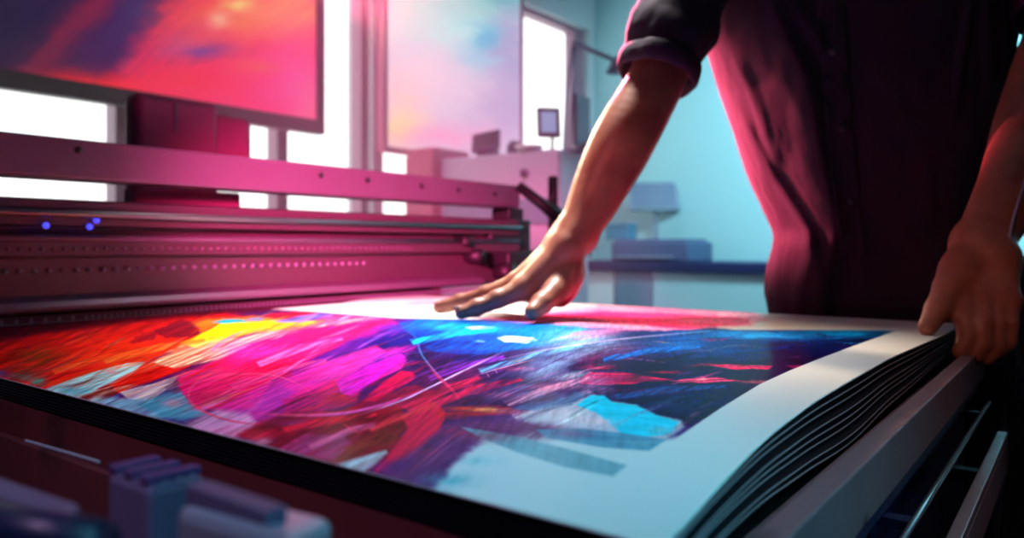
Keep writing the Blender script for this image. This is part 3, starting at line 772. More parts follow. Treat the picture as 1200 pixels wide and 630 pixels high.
    k.wash(690, 402, 46, 12, (150, 204, 228), .75, .5, -10); k.wash(648, 428, 60, 10, (150, 190, 222), .7, .65, -24, -20); k.wash(612, 452, 44, 8, (110, 160, 210), .7, .65, -24, -20); k.wash(668, 440, 30, 7, (200, 214, 232), .75, .6, -20)  # pale glow across the centre painted into the ink
    k.wash(592, 462, 30, 5, (230, 120, 160), .7, .6, -24); k.wash(560, 420, 40, 7, (24, 20, 84), .85, .5); k.wash(600, 447, 30, 6, (26, 16, 66), .85, .5); k.wash(520, 432, 24, 7, (30, 16, 66), .8, .5); k.wash(640, 462, 26, 4, (40, 60, 130), .7, .5)
    k.wash(440, 398, 40, 6, (40, 30, 130), .7, .6); k.wash(500, 402, 26, 8, (16, 22, 96), .85, .5); k.wash(560, 394, 44, 5, (0, 60, 150), .8, .5)
    k.wash(310, 500, 20, 5, (90, 10, 30), .8, .6); k.wash(360, 500, 26, 5, (100, 12, 40), .8, .6); k.wash(445, 512, 18, 8, (90, 30, 30), .7, .6)
    for (pts_, cl_) in (([(470, 476), (520, 452), (560, 440), (565, 444), (520, 462), (480, 482)], (255, 50, 100)), ([(505, 470), (560, 450), (610, 442), (612, 446), (560, 460), (510, 478)], (230, 40, 90)),
                        ([(430, 500), (470, 484), (510, 470), (514, 476), (470, 492), (436, 506)], (255, 70, 80)), ([(330, 500), (390, 488), (440, 482), (442, 487), (390, 496), (335, 507)], (240, 40, 70)),
                        ([(500, 440), (545, 424), (590, 416), (592, 420), (548, 430), (505, 446)], (150, 60, 200)), ([(590, 470), (640, 452), (690, 440), (692, 444), (645, 460), (596, 476)], (250, 160, 190)),
                        ([(560, 432), (620, 414), (680, 402), (684, 406), (622, 420), (565, 438)], (120, 190, 235)), ([(360, 520), (410, 500), (440, 494), (440, 500), (410, 508), (366, 526)], (230, 110, 150)),
                        ([(480, 398), (530, 388), (580, 384), (582, 388), (532, 394), (485, 404)], (30, 200, 250)), ([(600, 486), (650, 470), (690, 456), (694, 460), (652, 478), (606, 492)], (240, 200, 215)),
                        ([(705, 418), (760, 408), (820, 404), (822, 408), (762, 414), (708, 424)], (30, 110, 190)), ([(720, 462), (780, 452), (850, 450), (852, 454), (782, 460), (724, 468)], (40, 80, 140)),
                        ([(300, 424), (350, 404), (400, 394), (402, 398), (352, 412), (305, 430)], (255, 130, 200)), ([(270, 450), (330, 430), (380, 420), (384, 425), (332, 438), (274, 457)], (255, 90, 150)),
                        ([(120, 420), (180, 404), (240, 396), (240, 400), (182, 412), (124, 426)], (255, 130, 60)), ([(60, 432), (120, 416), (170, 408), (170, 412), (122, 424), (64, 438)], (255, 90, 50))):
        k.poly(pts_, cl_, 1.6, .9, .7, raw=2)
    k.wash(630, 492, 50, 7, (228, 196, 212), .75, .4); k.wash(600, 482, 30, 5, (200, 110, 150), .6, .5)
    # haze and cloud
    k.wash(700, 452, 22, 14, (196, 150, 190), .7, .4); k.wash(668, 452, 20, 7, (230, 170, 200), .7, .4); k.wash(655, 466, 60, 8, (120, 120, 160), .6, .5)
    k.poly([(610, 486), (640, 476), (668, 472), (696, 462), (700, 464), (716, 470), (745, 474), (768, 486), (798, 492), (802, 500), (780, 514), (720, 512), (660, 506), (615, 494)], (206, 206, 218), 2.5, .95, .1, raw=2, ink=.2)
    k.poly([(676, 474), (692, 463), (708, 463), (717, 471), (745, 474.5), (768, 486), (796, 494), (786, 508), (758, 512), (730, 508), (712, 494), (700, 484)], (16, 216, 246), 1.6, 1, .05, 6, raw=2, vary=.1, ink=.15)
    k.wash(776, 504, 22, 6, (150, 206, 218), .8, .3); k.wash(668, 488, 28, 8, (240, 220, 224), .9, .3); k.wash(700, 494, 24, 6, (236, 206, 214), .9, .3); k.wash(640, 482, 26, 3.5, (236, 200, 206), .8, .4, 4)
    k.poly([(600, 478), (640, 482), (668, 474), (690, 462), (678, 460), (650, 468), (620, 472)], (74, 120, 160), 2, .8, .4, -14)
    # many small brush marks that follow the sweep of the design
    rg_ = np.random.default_rng(5)
    pal = [(255, 60, 150), (250, 30, 90), (130, 50, 180), (30, 26, 100), (255, 150, 190), (60, 150, 220), (220, 30, 50), (90, 16, 50), (255, 190, 150)]
    sub = rg_.integers(0, len(x), 60000); sx_, sy_ = x[sub], y[sub]
    for q in range(520):
        j = rg_.integers(0, len(sub)); cx_, cy_ = sx_[j], sy_[j]
        if cx_ < -40 or cx_ > 1020 or (cy_ > 500 and cx_ > 520): continue
        near = np.argmin((sx_ - cx_ - rg_.normal(0, 22)) ** 2 + ((sy_ - cy_ - rg_.normal(0, 9)) * 2) ** 2)
        col = k.c[sub[near]].copy(); f_ = rg_.uniform(.35, 1.5); col = np.clip(col * f_ + (18 if f_ > 1 else 0), 0, 255)
        if rg_.random() < .22:
            p_ = np.array(pal[rg_.integers(0, len(pal))] if cx_ > 230 else [(255, 90, 40), (200, 20, 30), (255, 180, 90), (120, 20, 40), (90, 160, 170)][rg_.integers(0, 5)], float); col = .5 * col + .5 * p_
        an = math.radians(-24 + 20 * np.clip((cx_ - 560) / 140, 0, 1) * np.clip((470 - cy_) / 40, 0, 1) - 10 * np.clip((cy_ - 490) / 50, 0, 1) + rg_.normal(0, 6))
        dep = np.clip((cy_ - 330) / 130, .25, 1.6); ln = rg_.uniform(14, 60) * (.5 + .5 * dep); wd = rg_.uniform(.5, 2.6) * dep
        bend = rg_.normal(0, .12) * ln; dx_, dy_ = math.cos(an), math.sin(an)
        k.line([(cx_ - dx_ * ln, cy_ - dy_ * ln), (cx_ - dy_ * bend, cy_ + dx_ * bend), (cx_ + dx_ * ln, cy_ + dy_ * ln)], col, wd, rg_.uniform(.25, .7), 1)
    # fade to white
    k.poly([(480, 600), (535, 540), (566, 514), (620, 505), (700, 515), (800, 512), (1100, 360), (1300, 360), (1300, 800), (480, 800)], W, 5, 1, 0, ink=0)
    k.poly([(420, 566), (470, 536), (520, 500), (548, 490), (580, 492), (640, 496), (690, 506), (640, 516), (570, 512), (530, 544), (500, 572), (480, 590)], (104, 54, 104), 6, .9, .5, -34)
    k.wash(540, 506, 30, 6, (190, 50, 80), .7, .6, -20); k.wash(500, 530, 24, 5, (150, 50, 90), .6, .7, -34); k.wash(600, 500, 50, 6, (150, 84, 116), .7, .5, 4); k.wash(470, 545, 20, 8, (70, 40, 100), .7, .5, -34)
    k.wash(525, 562, 34, 9, (70, 170, 184), .85, .5, -30); k.wash(560, 540, 24, 6, (120, 190, 200), .6, .5, -34); k.wash(510, 578, 20, 6, (50, 160, 180), .8, .4, -30)
    k.poly([(540, 500), (566, 504), (610, 512), (660, 524), (735, 545), (718, 558), (662, 547), (604, 529), (566, 514)], (118, 166, 178), 1.2, .92, .1, 14, raw=True, ink=.5)
    k.wash(575, 512, 30, 7, (150, 84, 108), .75, .3, 14)
    k.poly([(628, 503), (682, 502), (730, 507), (781, 515), (761, 528), (706, 524), (640, 513)], (82, 146, 172), 1.2, .9, .15, 6, raw=True, ink=.6); k.wash(668, 508, 26, 5, (150, 110, 140), .7, .3, 6)
    # white margin at the right and far side
    B = [(1062, 386), (1040, 391), (1000, 405), (960, 420), (925, 434), (890, 450), (846, 477), (800, 508), (768, 530), (740, 562), (1400, 700), (1400, 386)]
    k.poly(B, W, .7, 1, 0, raw=True, ink=0)
    k.poly([(860, 386), (1062, 387), (1300, 392), (1300, 372), (1000, 330), (840, 330), (840, 384)], W, 1.4, 1, 0, raw=True, ink=0)
    k.poly([(322, 362), (400, 355), (480, 340), (700, 340), (700, 360), (640, 366), (560, 374), (470, 372.5), (396, 367), (372, 365)], (250, 246, 240), 1, 1, 0, raw=True, ink=0)  # whiter than the margin, window reflection put into the colour
    k.poly([(420, 358), (480, 352), (560, 351), (560, 356), (480, 359)], (238, 130, 196), 1.6, .7, .3, 0)
    k.poly([(560, 372), (640, 366), (700, 352), (880, 364), (900, 374), (880, 381), (780, 388), (700, 384), (600, 377)], (246, 150, 170), 2, .95, .2, 0)
    k.poly([(620, 370), (700, 364), (880, 372), (880, 379), (800, 386), (740, 380), (640, 376)], (232, 30, 96), 2.5, .95, .3, 2); k.wash(600, 376, 40, 3, (180, 90, 190), .6, .3, 0)
    k.wash(700, 356, 60, 3, (255, 214, 196), .9, .2, 0)
    # drawn lines
    k.line([(262, 430), (236, 442), (219, 458), (224, 474), (250, 488), (284, 496), (310, 496)], (255, 84, 116), 1.3, .8)
    k.line([(250, 440), (310, 436), (350, 448), (372, 466)], (255, 110, 140), .8, .5); k.line([(226, 480), (270, 464), (320, 446)], (255, 120, 90), .9, .5)
    k.line([(300, 484), (350, 487), (410, 483), (460, 472)], (255, 90, 120), 1.6, .8); k.line([(420, 486), (470, 470), (505, 453), (545, 433), (592, 411)], (232, 196, 244), 1.1, .95)
    k.line([(340, 487), (400, 486), (450, 474), (500, 455)], (240, 110, 200), 1.6, .7)
    k.line([(560, 428), (600, 418), (640, 409), (720, 397), (850, 386)], (220, 190, 224), .8, .5); k.line([(476, 388), (488, 394), (492, 412), (500, 424), (520, 446), (530, 456)], (90, 170, 230), .9, .6)
    k.line([(500, 424), (512, 440), (532, 458), (540, 470)], (240, 60, 110), 1.6, .7); k.line([(556, 440), (590, 430), (630, 420)], (230, 150, 170), .6, .7)
    k.line([(470, 560), (500, 536), (545, 500)], (240, 110, 140), .7, .6); k.line([(455, 556), (490, 525), (530, 492)], (220, 90, 140), .7, .5); k.line([(486, 556), (530, 518), (552, 506)], (190, 120, 170), .7, .5)
    k.line([(398, 494), (412, 503), (425, 508)], (250, 90, 90), .7, .7); k.line([(570, 436), (574, 443)], (210, 160, 190), .5, .6); k.line([(580, 432), (583, 438)], (210, 160, 190), .5, .6)
    # gantry shadow over the far left corner, painted into the ink
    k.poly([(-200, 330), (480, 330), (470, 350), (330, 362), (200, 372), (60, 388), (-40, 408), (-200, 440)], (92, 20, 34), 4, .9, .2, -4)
    k.poly([(318, 362), (400, 355), (480, 340), (560, 340), (560, 350), (480, 354), (400, 366), (372, 365)], (250, 246, 240), 1, 1, 0, raw=True, ink=0)  # painted window reflection again, over the corner shadow
    return k.rgba()
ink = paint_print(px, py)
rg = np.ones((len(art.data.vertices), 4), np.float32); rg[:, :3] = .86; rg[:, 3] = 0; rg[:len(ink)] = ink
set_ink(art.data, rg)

# ================================================================== FRONT-LEFT MACHINE PARTS ON A SHELF
sh = G().box(-.9, -.12, .06, .2, .90, .925, .003)
sh.box(-.9, -.88, .06, .242, .86, .925).box(-.14, -.12, .06, .242, .86, .925)
sh = sh.go('front_shelf', M['black'], pr)
def rows(V): return V
t = empty('connector_block', P(180, 560, .30))
a = [P(124, 545, .29), P(175, 566, .27), P(243, 552, .30), P(196, 534, .33)]
b = [P(126, 549, .29), P(178, 568, .27), P(243, 554, .30), P(172, 538, .33)]
for q in a: q[2] = .925
G().hexa(a + b, .004).go('body', M['keypad'], t)
g = G()
for i in range(4):
    for j in range(3):
        u, v = (i + .5) / 4, (j + .5) / 3
        c = (b[0] * (1 - u) + b[3] * u) * (1 - v) + (b[1] * (1 - u) + b[2] * u) * v
        g.box(c[0] - .0032, c[0] + .0032, c[1] - .0032, c[1] + .0032, c[2] - .001, c[2] + .0025, .001)
g.go('key', M['purple'], t)
tag(t, 'blurred lilac grey block with small raised keys on the front shelf', 'machine part')
t = empty('clamp_bar', P(290, 620, .22))
b = [P(205, 592, .24), P(340, 632, .205), P(392, 605, .235), P(258, 574, .27)]
a = [q.copy() for q in b]
for q in a: q[2] = .925
G().hexa(a + b, .004).go('body', M['silver'], t)
m_ = (b[0] + b[1]) / 2; m2 = (b[2] + b[3]) / 2
G().box(m_[0] - .03, m_[0] + .012, m_[1] + .004, m_[1] + .012, m_[2] - .004, m_[2] + .004, .001).go('latch', M['keypad'], t)
tag(t, 'blurred pale silver clamp bar nearest the lens below the print edge', 'clamp')
t = empty('guide_strip', P(40, 575, .27))
b = [P(-60, 560, .27), P(80, 604, .24), P(96, 588, .255), P(-60, 535, .30)]
a = [q.copy() for q in b]
for q in a: q[2] = .925
G().hexa(a + b, .003).go('body', M['keypad'], t)
G().tube([P(-60, 600, .24), P(30, 622, .225), P(120, 640, .215)], .007, 10).go('hose', M['bluedark'], t, True)
tag(t, 'blurred grey guide strip with blue hose at the left end of the front shelf', 'guide')
q0, q1 = P(30, 516, .42), P(116, 541, .37)
G().tube([q0, q1], .0007, 8).go('ruler_edge', M['silver'], pr)

# ================================================================== BACKGROUND MACHINES
t = empty('cutting_machine', (-2.27, 3.02, 0)); zt = 1.54
G().box(-2.63, -1.91, 2.9, 3.16, .12, zt, .012).go('body', M['cabinet'], t)
G().box(-2.6, -1.94, 2.892, 2.9, 1.2, 1.32, .004).go('door', M['greyp'], t)
for x in (-2.58, -1.96): G().box(x - .03, x + .03, 2.93, 3.1, 0, .12, .004).go('foot', M['dark'], t)
G().tube([(-2.1, 2.9, 1.44), (-2.1, 2.885, 1.44)], .02, 14).go('knob', M['purple'], t, True)
tag(t, 'pale lilac cabinet machine beneath the small screens beside the window wall', 'machine')
t = empty('storage_box', (-2.78, 2.98, 0))
G().box(-2.83, -2.64, 2.86, 3.14, 0, 1.60, .01).go('body', M['redbox'], t)
G().box(-2.83, -2.64, 2.852, 2.86, .7, 1.56, .004).go('door', M['redbox'], t)
tag(t, 'rose red cabinet standing left of the pale lilac machine', 'cabinet')
# tablet tilted on the machine
def rot_panel(g, c, u, v, n, w, h, d, bev=.004):
    c, u, v, n = [np.array(q, float) for q in (c, u, v, n)]
    pts = [c - u * w / 2 - v * h / 2, c + u * w / 2 - v * h / 2, c + u * w / 2 + v * h / 2, c - u * w / 2 + v * h / 2]
    g.hexa([p - n * d for p in pts] + pts, bev); return g
def unit(v): v = np.array(v, float); return v / np.linalg.norm(v)
c = PY(569, 164, 2.98); u = unit(RT); n = unit(-FW * .7 + UP * .7 - RT * .25); v = np.cross(n, u); v = unit(v); u = np.cross(v, n)
t = empty('tablet', (c[0], c[1], zt))
rot_panel(G(), c, u, v, n, .145, .14, .02).go('body', M['purple'], t)
rot_panel(G(), c + n * .001, u, v, n, .11, .10, .004, .001).go('glass', M['bezel'], t)
G().hexa([(c[0] - .05, c[1] - .02, zt), (c[0] + .05, c[1] - .02, zt), (c[0] + .05, c[1] + .07, zt), (c[0] - .05, c[1] + .07, zt),
          (c[0] - .03, c[1], c[2] - .02), (c[0] + .03, c[1], c[2] - .02), (c[0] + .03, c[1] + .05, c[2] - .02), (c[0] - .03, c[1] + .05, c[2] - .02)], .004).go('stand', M['purple'], t)
tag(t, 'dark tilted control tablet on the pale lilac machine, in front of the peach picture', 'tablet')
c = PY(643, 143, 2.99); u = unit(RT + FW * .2); n = unit(-FW + UP * .12); v = unit(np.cross(n, u))
t = empty('control_monitor', (c[0], c[1], zt))
rot_panel(G(), c, u, v, n, .115, .145, .018).go('casing', M['purple'], t)
rot_panel(G(), c + n * .002, u, v, n, .075, .10, .004, .001).go('screen', M['lit'], t)
G().tube([c - n * .012, (c[0], c[1] + .03, (c[2] + zt) / 2), (c[0], c[1] + .03, zt + .008)], .009, 10).box(c[0] - .045, c[0] + .03, c[1] - .03, c[1] + .05, zt, zt + .01, .002).go('stand', M['purple'], t)
tag(t, 'small upright screen in purple casing standing against the bright far window', 'monitor')
c = PY(603, 168, 2.98)
t = G().box(c[0] - .03, c[0] + .03, c[1] - .03, c[1] + .03, zt, zt + .055, .012).box(c[0] - .018, c[0] + .018, c[1] - .02, c[1] + .02, zt + .055, zt + .066, .004).go('ink_bottle', M['purple'])
tag(t, 'small squat dark bottle between the tilted tablet and the upright screen', 'bottle')
c = PY(620, 171, 2.94)
t = G().loft([[(c[0] + r * math.cos(a), c[1] + r * math.sin(a), zt + z) for a in np.linspace(0, 2 * math.pi, 24, endpoint=False)] for r, z in ((.03, 0), (.06, .012), (.068, .03), (.064, .03), (.05, .012), (.02, .006))]).go('dish', M['white'], smooth=True)
tag(t, 'white shallow dish on the pale lilac machine below the small upright screen', 'dish')
# articulated lamp
ap = PY(672, 50, 3.08)
t = empty('desk_lamp', (PY(662, 170, 3.08)[0], 3.08, zt))
b0 = PY(661, 0, 3.08); G().box(b0[0] - .02, b0[0] + .05, 3.07, 3.14, zt, zt + .02, .006).go('base', M['slate'], t)
G().tube([(b0[0], 3.08, zt + .02), PY(664, 110, 3.08), ap], .008, 8).tube([(b0[0] + .03, 3.08, zt + .02), PY(671, 110, 3.08), ap + [.012, 0, -.01]], .006, 8).go('lower_arm', M['slate'], t, True)
G().tube([ap, PY(697, 61, 3.08), PY(722, 71, 3.08)], [.014, .011, .009], 8).go('upper_arm', M['slate'], t, True)
q = PY(724, 72, 3.08); G().loft([[(q[0] + r * math.cos(a), q[1] + r * math.sin(a), q[2] + z) for a in np.linspace(0, 2 * math.pi, 20, endpoint=False)] for r, z in ((.015, .02), (.03, .0), (.055, -.05), (.05, -.05))]).go('lamp_shade', M['slate'], t, True)
tag(t, 'blue grey jointed desk lamp with thin arms in front of the far window', 'lamp')
c = PY(684, 142, 3.05); u = unit(RT * .5 + FW * .9); n = unit(-FW * .5 + RT * .9); v = UP
t = empty('panel_screen', (c[0], c[1], zt))
rot_panel(G(), c, u, v, n, .16, .24, .02).go('casing', M['navy'], t)
G().box(c[0] - .05, c[0] + .05, c[1] - .03, c[1] + .05, zt, zt + .012, .003).tube([(c[0], c[1] + .01, zt + .01), (c[0], c[1] + .01, c[2] - .1)], .01, 8).go('stand', M['navy'], t)
tag(t, 'tall dark blue panel seen edge on beside the forearm near the window', 'panel')

# counter along the back wall
yc = 4.45
t = empty('counter', (-.7, 4.75, 0))
G().box(-2.85, 1.9, yc, 5.04, .935, 1.0, .006).go('worktop', M['navy'], t)
G().box(-2.8, -2.52, yc + .04, 5.03, 0, .934, .004).go('cabinet_front', M['white'], t)
G().box(-2.51, -2.24, yc + .03, 5.03, 0, .934, .004).go('cabinet_front', M['greyp'], t)
G().box(-2.23, 1.78, yc + .03, yc + .06, 0, .934).go('back_panel', M['wallcyan'], t)
G().box(1.8, 1.86, yc + .05, 5.0, 0, .934, .004).go('leg', M['navy'], t)
tag(t, 'long dark blue topped counter along the pale cyan back wall', 'counter')
zc = 1.0
t = empty('desktop_printer', (-2.28, 4.68, zc))
G().box(-2.55, -2.0, 4.5, 4.9, zc, 1.125, .012).box(-2.55, -2.03, 4.54, 4.88, 1.12, 1.145, .008).go('body', M['slate'], t)
G().box(-2.5, -2.1, 4.47, 4.5, zc + .02, zc + .035, .003).go('tray', M['greyp'], t)
tag(t, 'slate blue desktop printer on the dark counter by the arm', 'printer')
a = PY(713, 0, 4.7)[0]; b = PY(739, 0, 4.7)[0]
t = G().box(a, b, 4.66, 4.78, 1.145, 1.25, .004).box(a - .004, b + .004, 4.655, 4.785, 1.225, 1.255, .003).go('carton', M['teal'])
tag(t, 'small teal box on top of the slate blue desktop printer', 'box')
t = empty('flat_monitor', (PY(762, 0, 4.96)[0], 4.94, zc))
c = PY(766, 229, 4.94); u = unit(RT); n = unit(-FW + UP * .3); v = unit(np.cross(n, u))
rot_panel(G(), c, u, v, n, .36, .22, .035, .01).go('casing', M['greyp'], t)
rot_panel(G(), c + n * .002, u, v, n, .32, .18, .004, .001).go('screen', M['slate'], t)
G().tube([(c[0], 4.98, c[2]), (c[0], 4.98, zc + .01)], .014, 10).box(c[0] - .09, c[0] + .09, 4.92, 5.02, zc, zc + .014, .003).go('stand', M['greyp'], t)
tag(t, 'grey flat monitor on a thin stand behind the slate desktop printer', 'monitor')
a = PY(676, 0, 4.6)[0]
t = G().box(a - .1, a + .05, 4.5, 4.6, zc, 1.09, .01).box(a - .06, a + .02, 4.52, 4.58, 1.09, 1.13, .01).go('tape_dispenser', M['dark'])
tag(t, 'small dark stepped device on the counter left of the slate printer', 'device')

# ================================================================== PERSON
pe = empty('person', (-.29, 1.36, 0))
tag(pe, 'person in dark plum shirt with rolled sleeves leaning on the print with spread hand', 'person')
PXM = 1 / 900.0
# --- right arm (image left) : one continuous field from upper arm to finger tips
lo = np.array([-.86, .72, .985]); hi = np.array([-.40, 1.22, 1.42])
A = SDF(lo, hi, .0019)
def R(px, py, D): return P(px, py, D)
A.limb([R(676, 272, 1.09), R(692, 243, 1.092), R(710, 205, 1.095), R(733, 160, 1.10), R(768, 96, 1.12), R(784, 50, 1.13)],
        [.0275, .0335, .0410, .0450, .0415, .043], 40, .001)
A.cap(R(676, 272, 1.065), R(698, 228, 1.086), .021, .022, .02); A.cap(R(674, 272, 1.112), R(697, 228, 1.10), .020, .022, .02)
A.ell(R(655, 272, 1.105), (.010, .010, .010), .012)                       # wrist bone
MC = [(R(613, 338, 1.045), .0160), (R(606, 333, 1.070), .0163), (R(604, 335, 1.095), .0152), (R(608, 341, 1.118), .0138)]
CP = [R(664, 290, 1.062), R(660, 287, 1.078), R(658, 288, 1.094), R(660, 292, 1.108)]
for (m, r), c in zip(MC, CP): A.cap(c, m, .021, r, .012)
for c in CP: A.cap(R(675, 274, 1.085), c, .024, .021, .015)
A.cap(R(664, 336, 1.10), R(626, 346, 1.112), .0175, .014, .014)           # heel
A.ell(R(656, 334, 1.055), (.024, .026, .024), .016)                       # thenar
A.cap(R(668, 318, 1.07), R(655, 345, 1.075), .022, .018, .016)
A.cap(R(660, 325, 1.08), R(622, 342, 1.08), .020, .015, .014)             # palm fill
H = SDF(lo, hi, .0019)
fing = [([R(613, 338, 1.045), R(583, 351, 1.037), R(559, 360.5, 1.03), R(541, 366, 1.027)], [.0152, .0122, .0110, .0092]),
        ([R(606, 333, 1.070), R(570, 345.5, 1.082), R(540, 354, 1.091), R(515, 360, 1.096)], [.0155, .0122, .0110, .0092]),
        ([R(604, 335, 1.095), R(572, 346, 1.121), R(548, 352, 1.136), R(528, 356.5, 1.146)], [.0145, .0115, .0104, .0088]),
        ([R(608, 341, 1.118), R(584, 350, 1.150), R(568, 353.5, 1.166), R(554, 356, 1.176)], [.0130, .0104, .0094, .0080])]
for p, r in fing:
    f = SDF(lo, hi, .0019); f.chain(p, r, .003)
    for j in (1, 2): f.ell(p[j] + [0, 0, .002], (r[j] * 1.04,) * 3, .004)
    H.merge(f, .0016)
A.merge(H, .006)
T = SDF(lo, hi, .0019)
T.chain([R(664, 322, 1.055), R(650, 342, 1.03), R(635, 355, 1.005), R(624, 365, .988)], [.021, .0165, .0138, .0108], .006)
A.merge(T, .008)
for (m, r), c in zip(MC, CP):                                             # knuckles and tendons
    A.ell(m + [0, 0, .006], (.0115, .0115, .010), .008); A.cap(c + [0, 0, .0175], m + [0, 0, .0125], .0035, .0035, .005)
VA, FA = A.mesh(4)
# --- left arm (image right)
lo2 = np.array([-.24, .80, .93]); hi2 = np.array([.13, 1.40, 1.46])
B = SDF(lo2, hi2, .0021)
B.limb([R(1149, 288, .935), R(1164, 262, .945), R(1190, 210, .965), R(1211, 145, .995), R(1230, 80, 1.03), R(1246, 20, 1.07), R(1246, -40, 1.11)],
        [.030, .034, .040, .045, .044, .043, .048], 40, .001)
MC2 = [(R(1131, 340, .898), .0155), (R(1150, 346, .888), .0155), (R(1167, 350, .882), .0145), (R(1181, 352, .880), .013)]
for (m, r), c in zip(MC2, [R(1140, 300, .925), R(1150, 300, .92), R(1160, 302, .915), R(1168, 304, .912)]):
    B.cap(c, m, .022, r, .012); B.cap(R(1149, 286, .935), c, .026, .022, .015)
    B.ell(m + FW * -.004, (.012,) * 3, .008)
f2 = [([R(1131, 340, .898), R(1131, 372, .868), R(1134, 396, .856), R(1126, 412, .852)], [.0150, .0118, .0106, .0092]),
      ([R(1150, 346, .888), R(1151, 379, .858), R(1152, 402, .850), R(1142, 417, .850)], [.0150, .0118, .0106, .0092]),
      ([R(1167, 350, .882), R(1168, 382, .858), R(1168, 405, .850), R(1157, 419, .850)], [.0140, .0112, .0100, .0086]),
      ([R(1181, 352, .880), R(1182, 380, .858), R(1181, 400, .852), R(1171, 412, .852)], [.0125, .0100, .0090, .0080])]
H2 = SDF(lo2, hi2, .0021)
for p, r in f2:
    f = SDF(lo2, hi2, .0021); f.chain(p, r, .003); H2.merge(f, .0016)
B.merge(H2, .006)
T2 = SDF(lo2, hi2, .0021)
T2.chain([R(1134, 306, .922), R(1112, 336, .895), R(1099, 362, .876), R(1087, 383, .864)], [.0215, .0165, .0135, .0105], .006)
B.merge(T2, .010)
B.ell(R(1124, 318, .91), (.02, .024, .026), .015)
VB, FB = B.mesh(4)
# --- torso core, neck, head, legs (coarser, inside the clothes)
NF = -FW * math.cos(.24) - RT * math.sin(.24); NF[2] = 0; NS_ = RT * math.cos(.24) - FW * math.sin(.24)
DT = 1.25
def T3(px, py, D=DT): return P(px, py, D)
chest = T3(1000, 60); 
C = SDF([-.75, 1.0, .85], [.2, 1.75, 2.2], .008)
shR = P(836, -88, 1.24); shL = P(1185, -95, 1.12)
C.cap(T3(1010, 330), T3(1000, 60), .10, .12, .05); C.cap(shR - [0, 0, .05], shL - [0, 0, .05], .04, .04, .03)
C.cap(shR - [0, 0, .05], R(784, 40, 1.13), .04, .042, .02); C.cap(shL - [0, 0, .03], R(1246, -20, 1.10), .032, .042, .01)
nk = T3(985, -110); hd = nk + np.array([0, 0, .19]) + NF * .05
C.cap(T3(995, -60), nk + [0, 0, .06], .065, .058, .04)
Rm = np.stack([NS_, NF, UP], 1)
def hp(s, n, u): return hd + NS_ * s + NF * n + UP * u
C.ell(hp(0, -.012, .03), (.088, .11, .115), .02, Rm); C.ell(hp(0, .03, -.05), (.066, .075, .085), .03, Rm)
C.cap(hp(0, .09, .01), hp(0, .118, -.03), .010, .016, .012)
for sgn in (-1, 1):
    C.ell(hp(sgn * .09, -.01, -.005), (.014, .026, .036), .008, Rm); C.cap(hp(sgn * .018, .094, .03), hp(sgn * .052, .084, .03), .012, .010, .015)
C.cap(hp(-.025, .082, -.072), hp(.025, .082, -.072), .010, .010, .012)
VC, FC = C.mesh(1)
V = np.concatenate([VA, VB, VC]); F = np.concatenate([FA, FB + len(VA), FC + len(VA) + len(VB)])
body = fast_mesh('body', V, F, M['skin'], None, pe)
for sgn in (-1, 1): G().ball(hp(sgn * .034, .086, .012), .0135, 14).go('eye', M['white'], body, True)
hr = SDF([-.75, 1.0, 1.7], [.2, 1.75, 2.3], .009)
hr.ell(hp(0, -.025, .055), (.098, .112, .105), .02, Rm); hr.ell(hp(0, -.06, -.01), (.09, .075, .09), .03, Rm)
Vh, Fh = hr.mesh(1); fast_mesh('hair', Vh, Fh, M['hair'], None, pe)
# nails
for c, d, nrm in ((R(541, 366, 1.027), -RT, UP), (R(515, 360, 1.096), -RT, UP)):
    e = unit(nrm + d * .25); q = c + e * .0078 + d * .002
    g = G(); g.ball((0, 0, 0), 1, 12); n0 = np.array(g.V); ax = unit(d - e * (d @ e)); bx = np.cross(e, ax)
    g.V = [tuple(q + ax * v[0] * .0062 + bx * v[1] * .0058 + e * v[2] * .0016) for v in n0]; g.go('fingernail', M['nail'], body, True)
# --- shirt torso
rows_ = [(-175, 935, 1050, .075), (-160, 890, 1105, .10), (-135, 850, 1155, .125), (-100, 826, 1182, .145), (-60, 813, 1184, .152), (-20, 815, 1180, .158), (0, 818, 1178, .16), (40, 820, 1178, .16), (85, 832, 1174, .158),
         (130, 848, 1169, .155), (170, 861, 1166, .15), (205, 874, 1162, .146), (240, 891, 1159, .142), (273, 907, 1157, .140), (300, 904, 1158, .142), (322, 899, 1161, .145), (345, 899, 1164, .148), (372, 903, 1168, .15), (410, 897, 1176, .152), (450, 893, 1182, .154)]
ry = np.array([r[0] for r in rows_], float)
NZ, NA = 260, 320
yy = np.linspace(-175, 450, NZ)
L_ = np.interp(yy, ry, [r[1] for r in rows_]); R_ = np.interp(yy, ry, [r[2] for r in rows_]); Bd = np.interp(yy, ry, [r[3] for r in rows_])
def smooth1(a, n=9):
    k = np.ones(n) / n; return np.convolve(np.pad(a, n // 2, 'edge'), k, 'valid')
L_ = L_ + np.interp(yy, [-150, -60, 0, 200, 300, 450], [0, 6, 12, 10, 5, 4]); R_ = R_ - np.interp(yy, [-150, -60, 0, 150, 300, 450], [0, 6, 15, 15, 8, 8])
L_, R_, Bd = smooth1(L_, 7), smooth1(R_, 7), smooth1(Bd, 9)
th = np.linspace(0, 2 * math.pi, NA, endpoint=False)      # angle 0 = image right, pi/2 = front
def ridge(s, c, w1, w2):  # asymmetric bump: slow rise (w1) to the ridge, quick fall (w2)
    d = s - c; return np.where(d < 0, np.exp(-(d / w1) ** 2), np.exp(-(d / w2) ** 2))
YY, TH = np.meshgrid(yy, th, indexing='ij')
sx = np.cos(TH)                                            # -1 image left .. 1 image right
front = sm((np.sin(TH) + .15) / .35)
disp = np.zeros_like(YY)
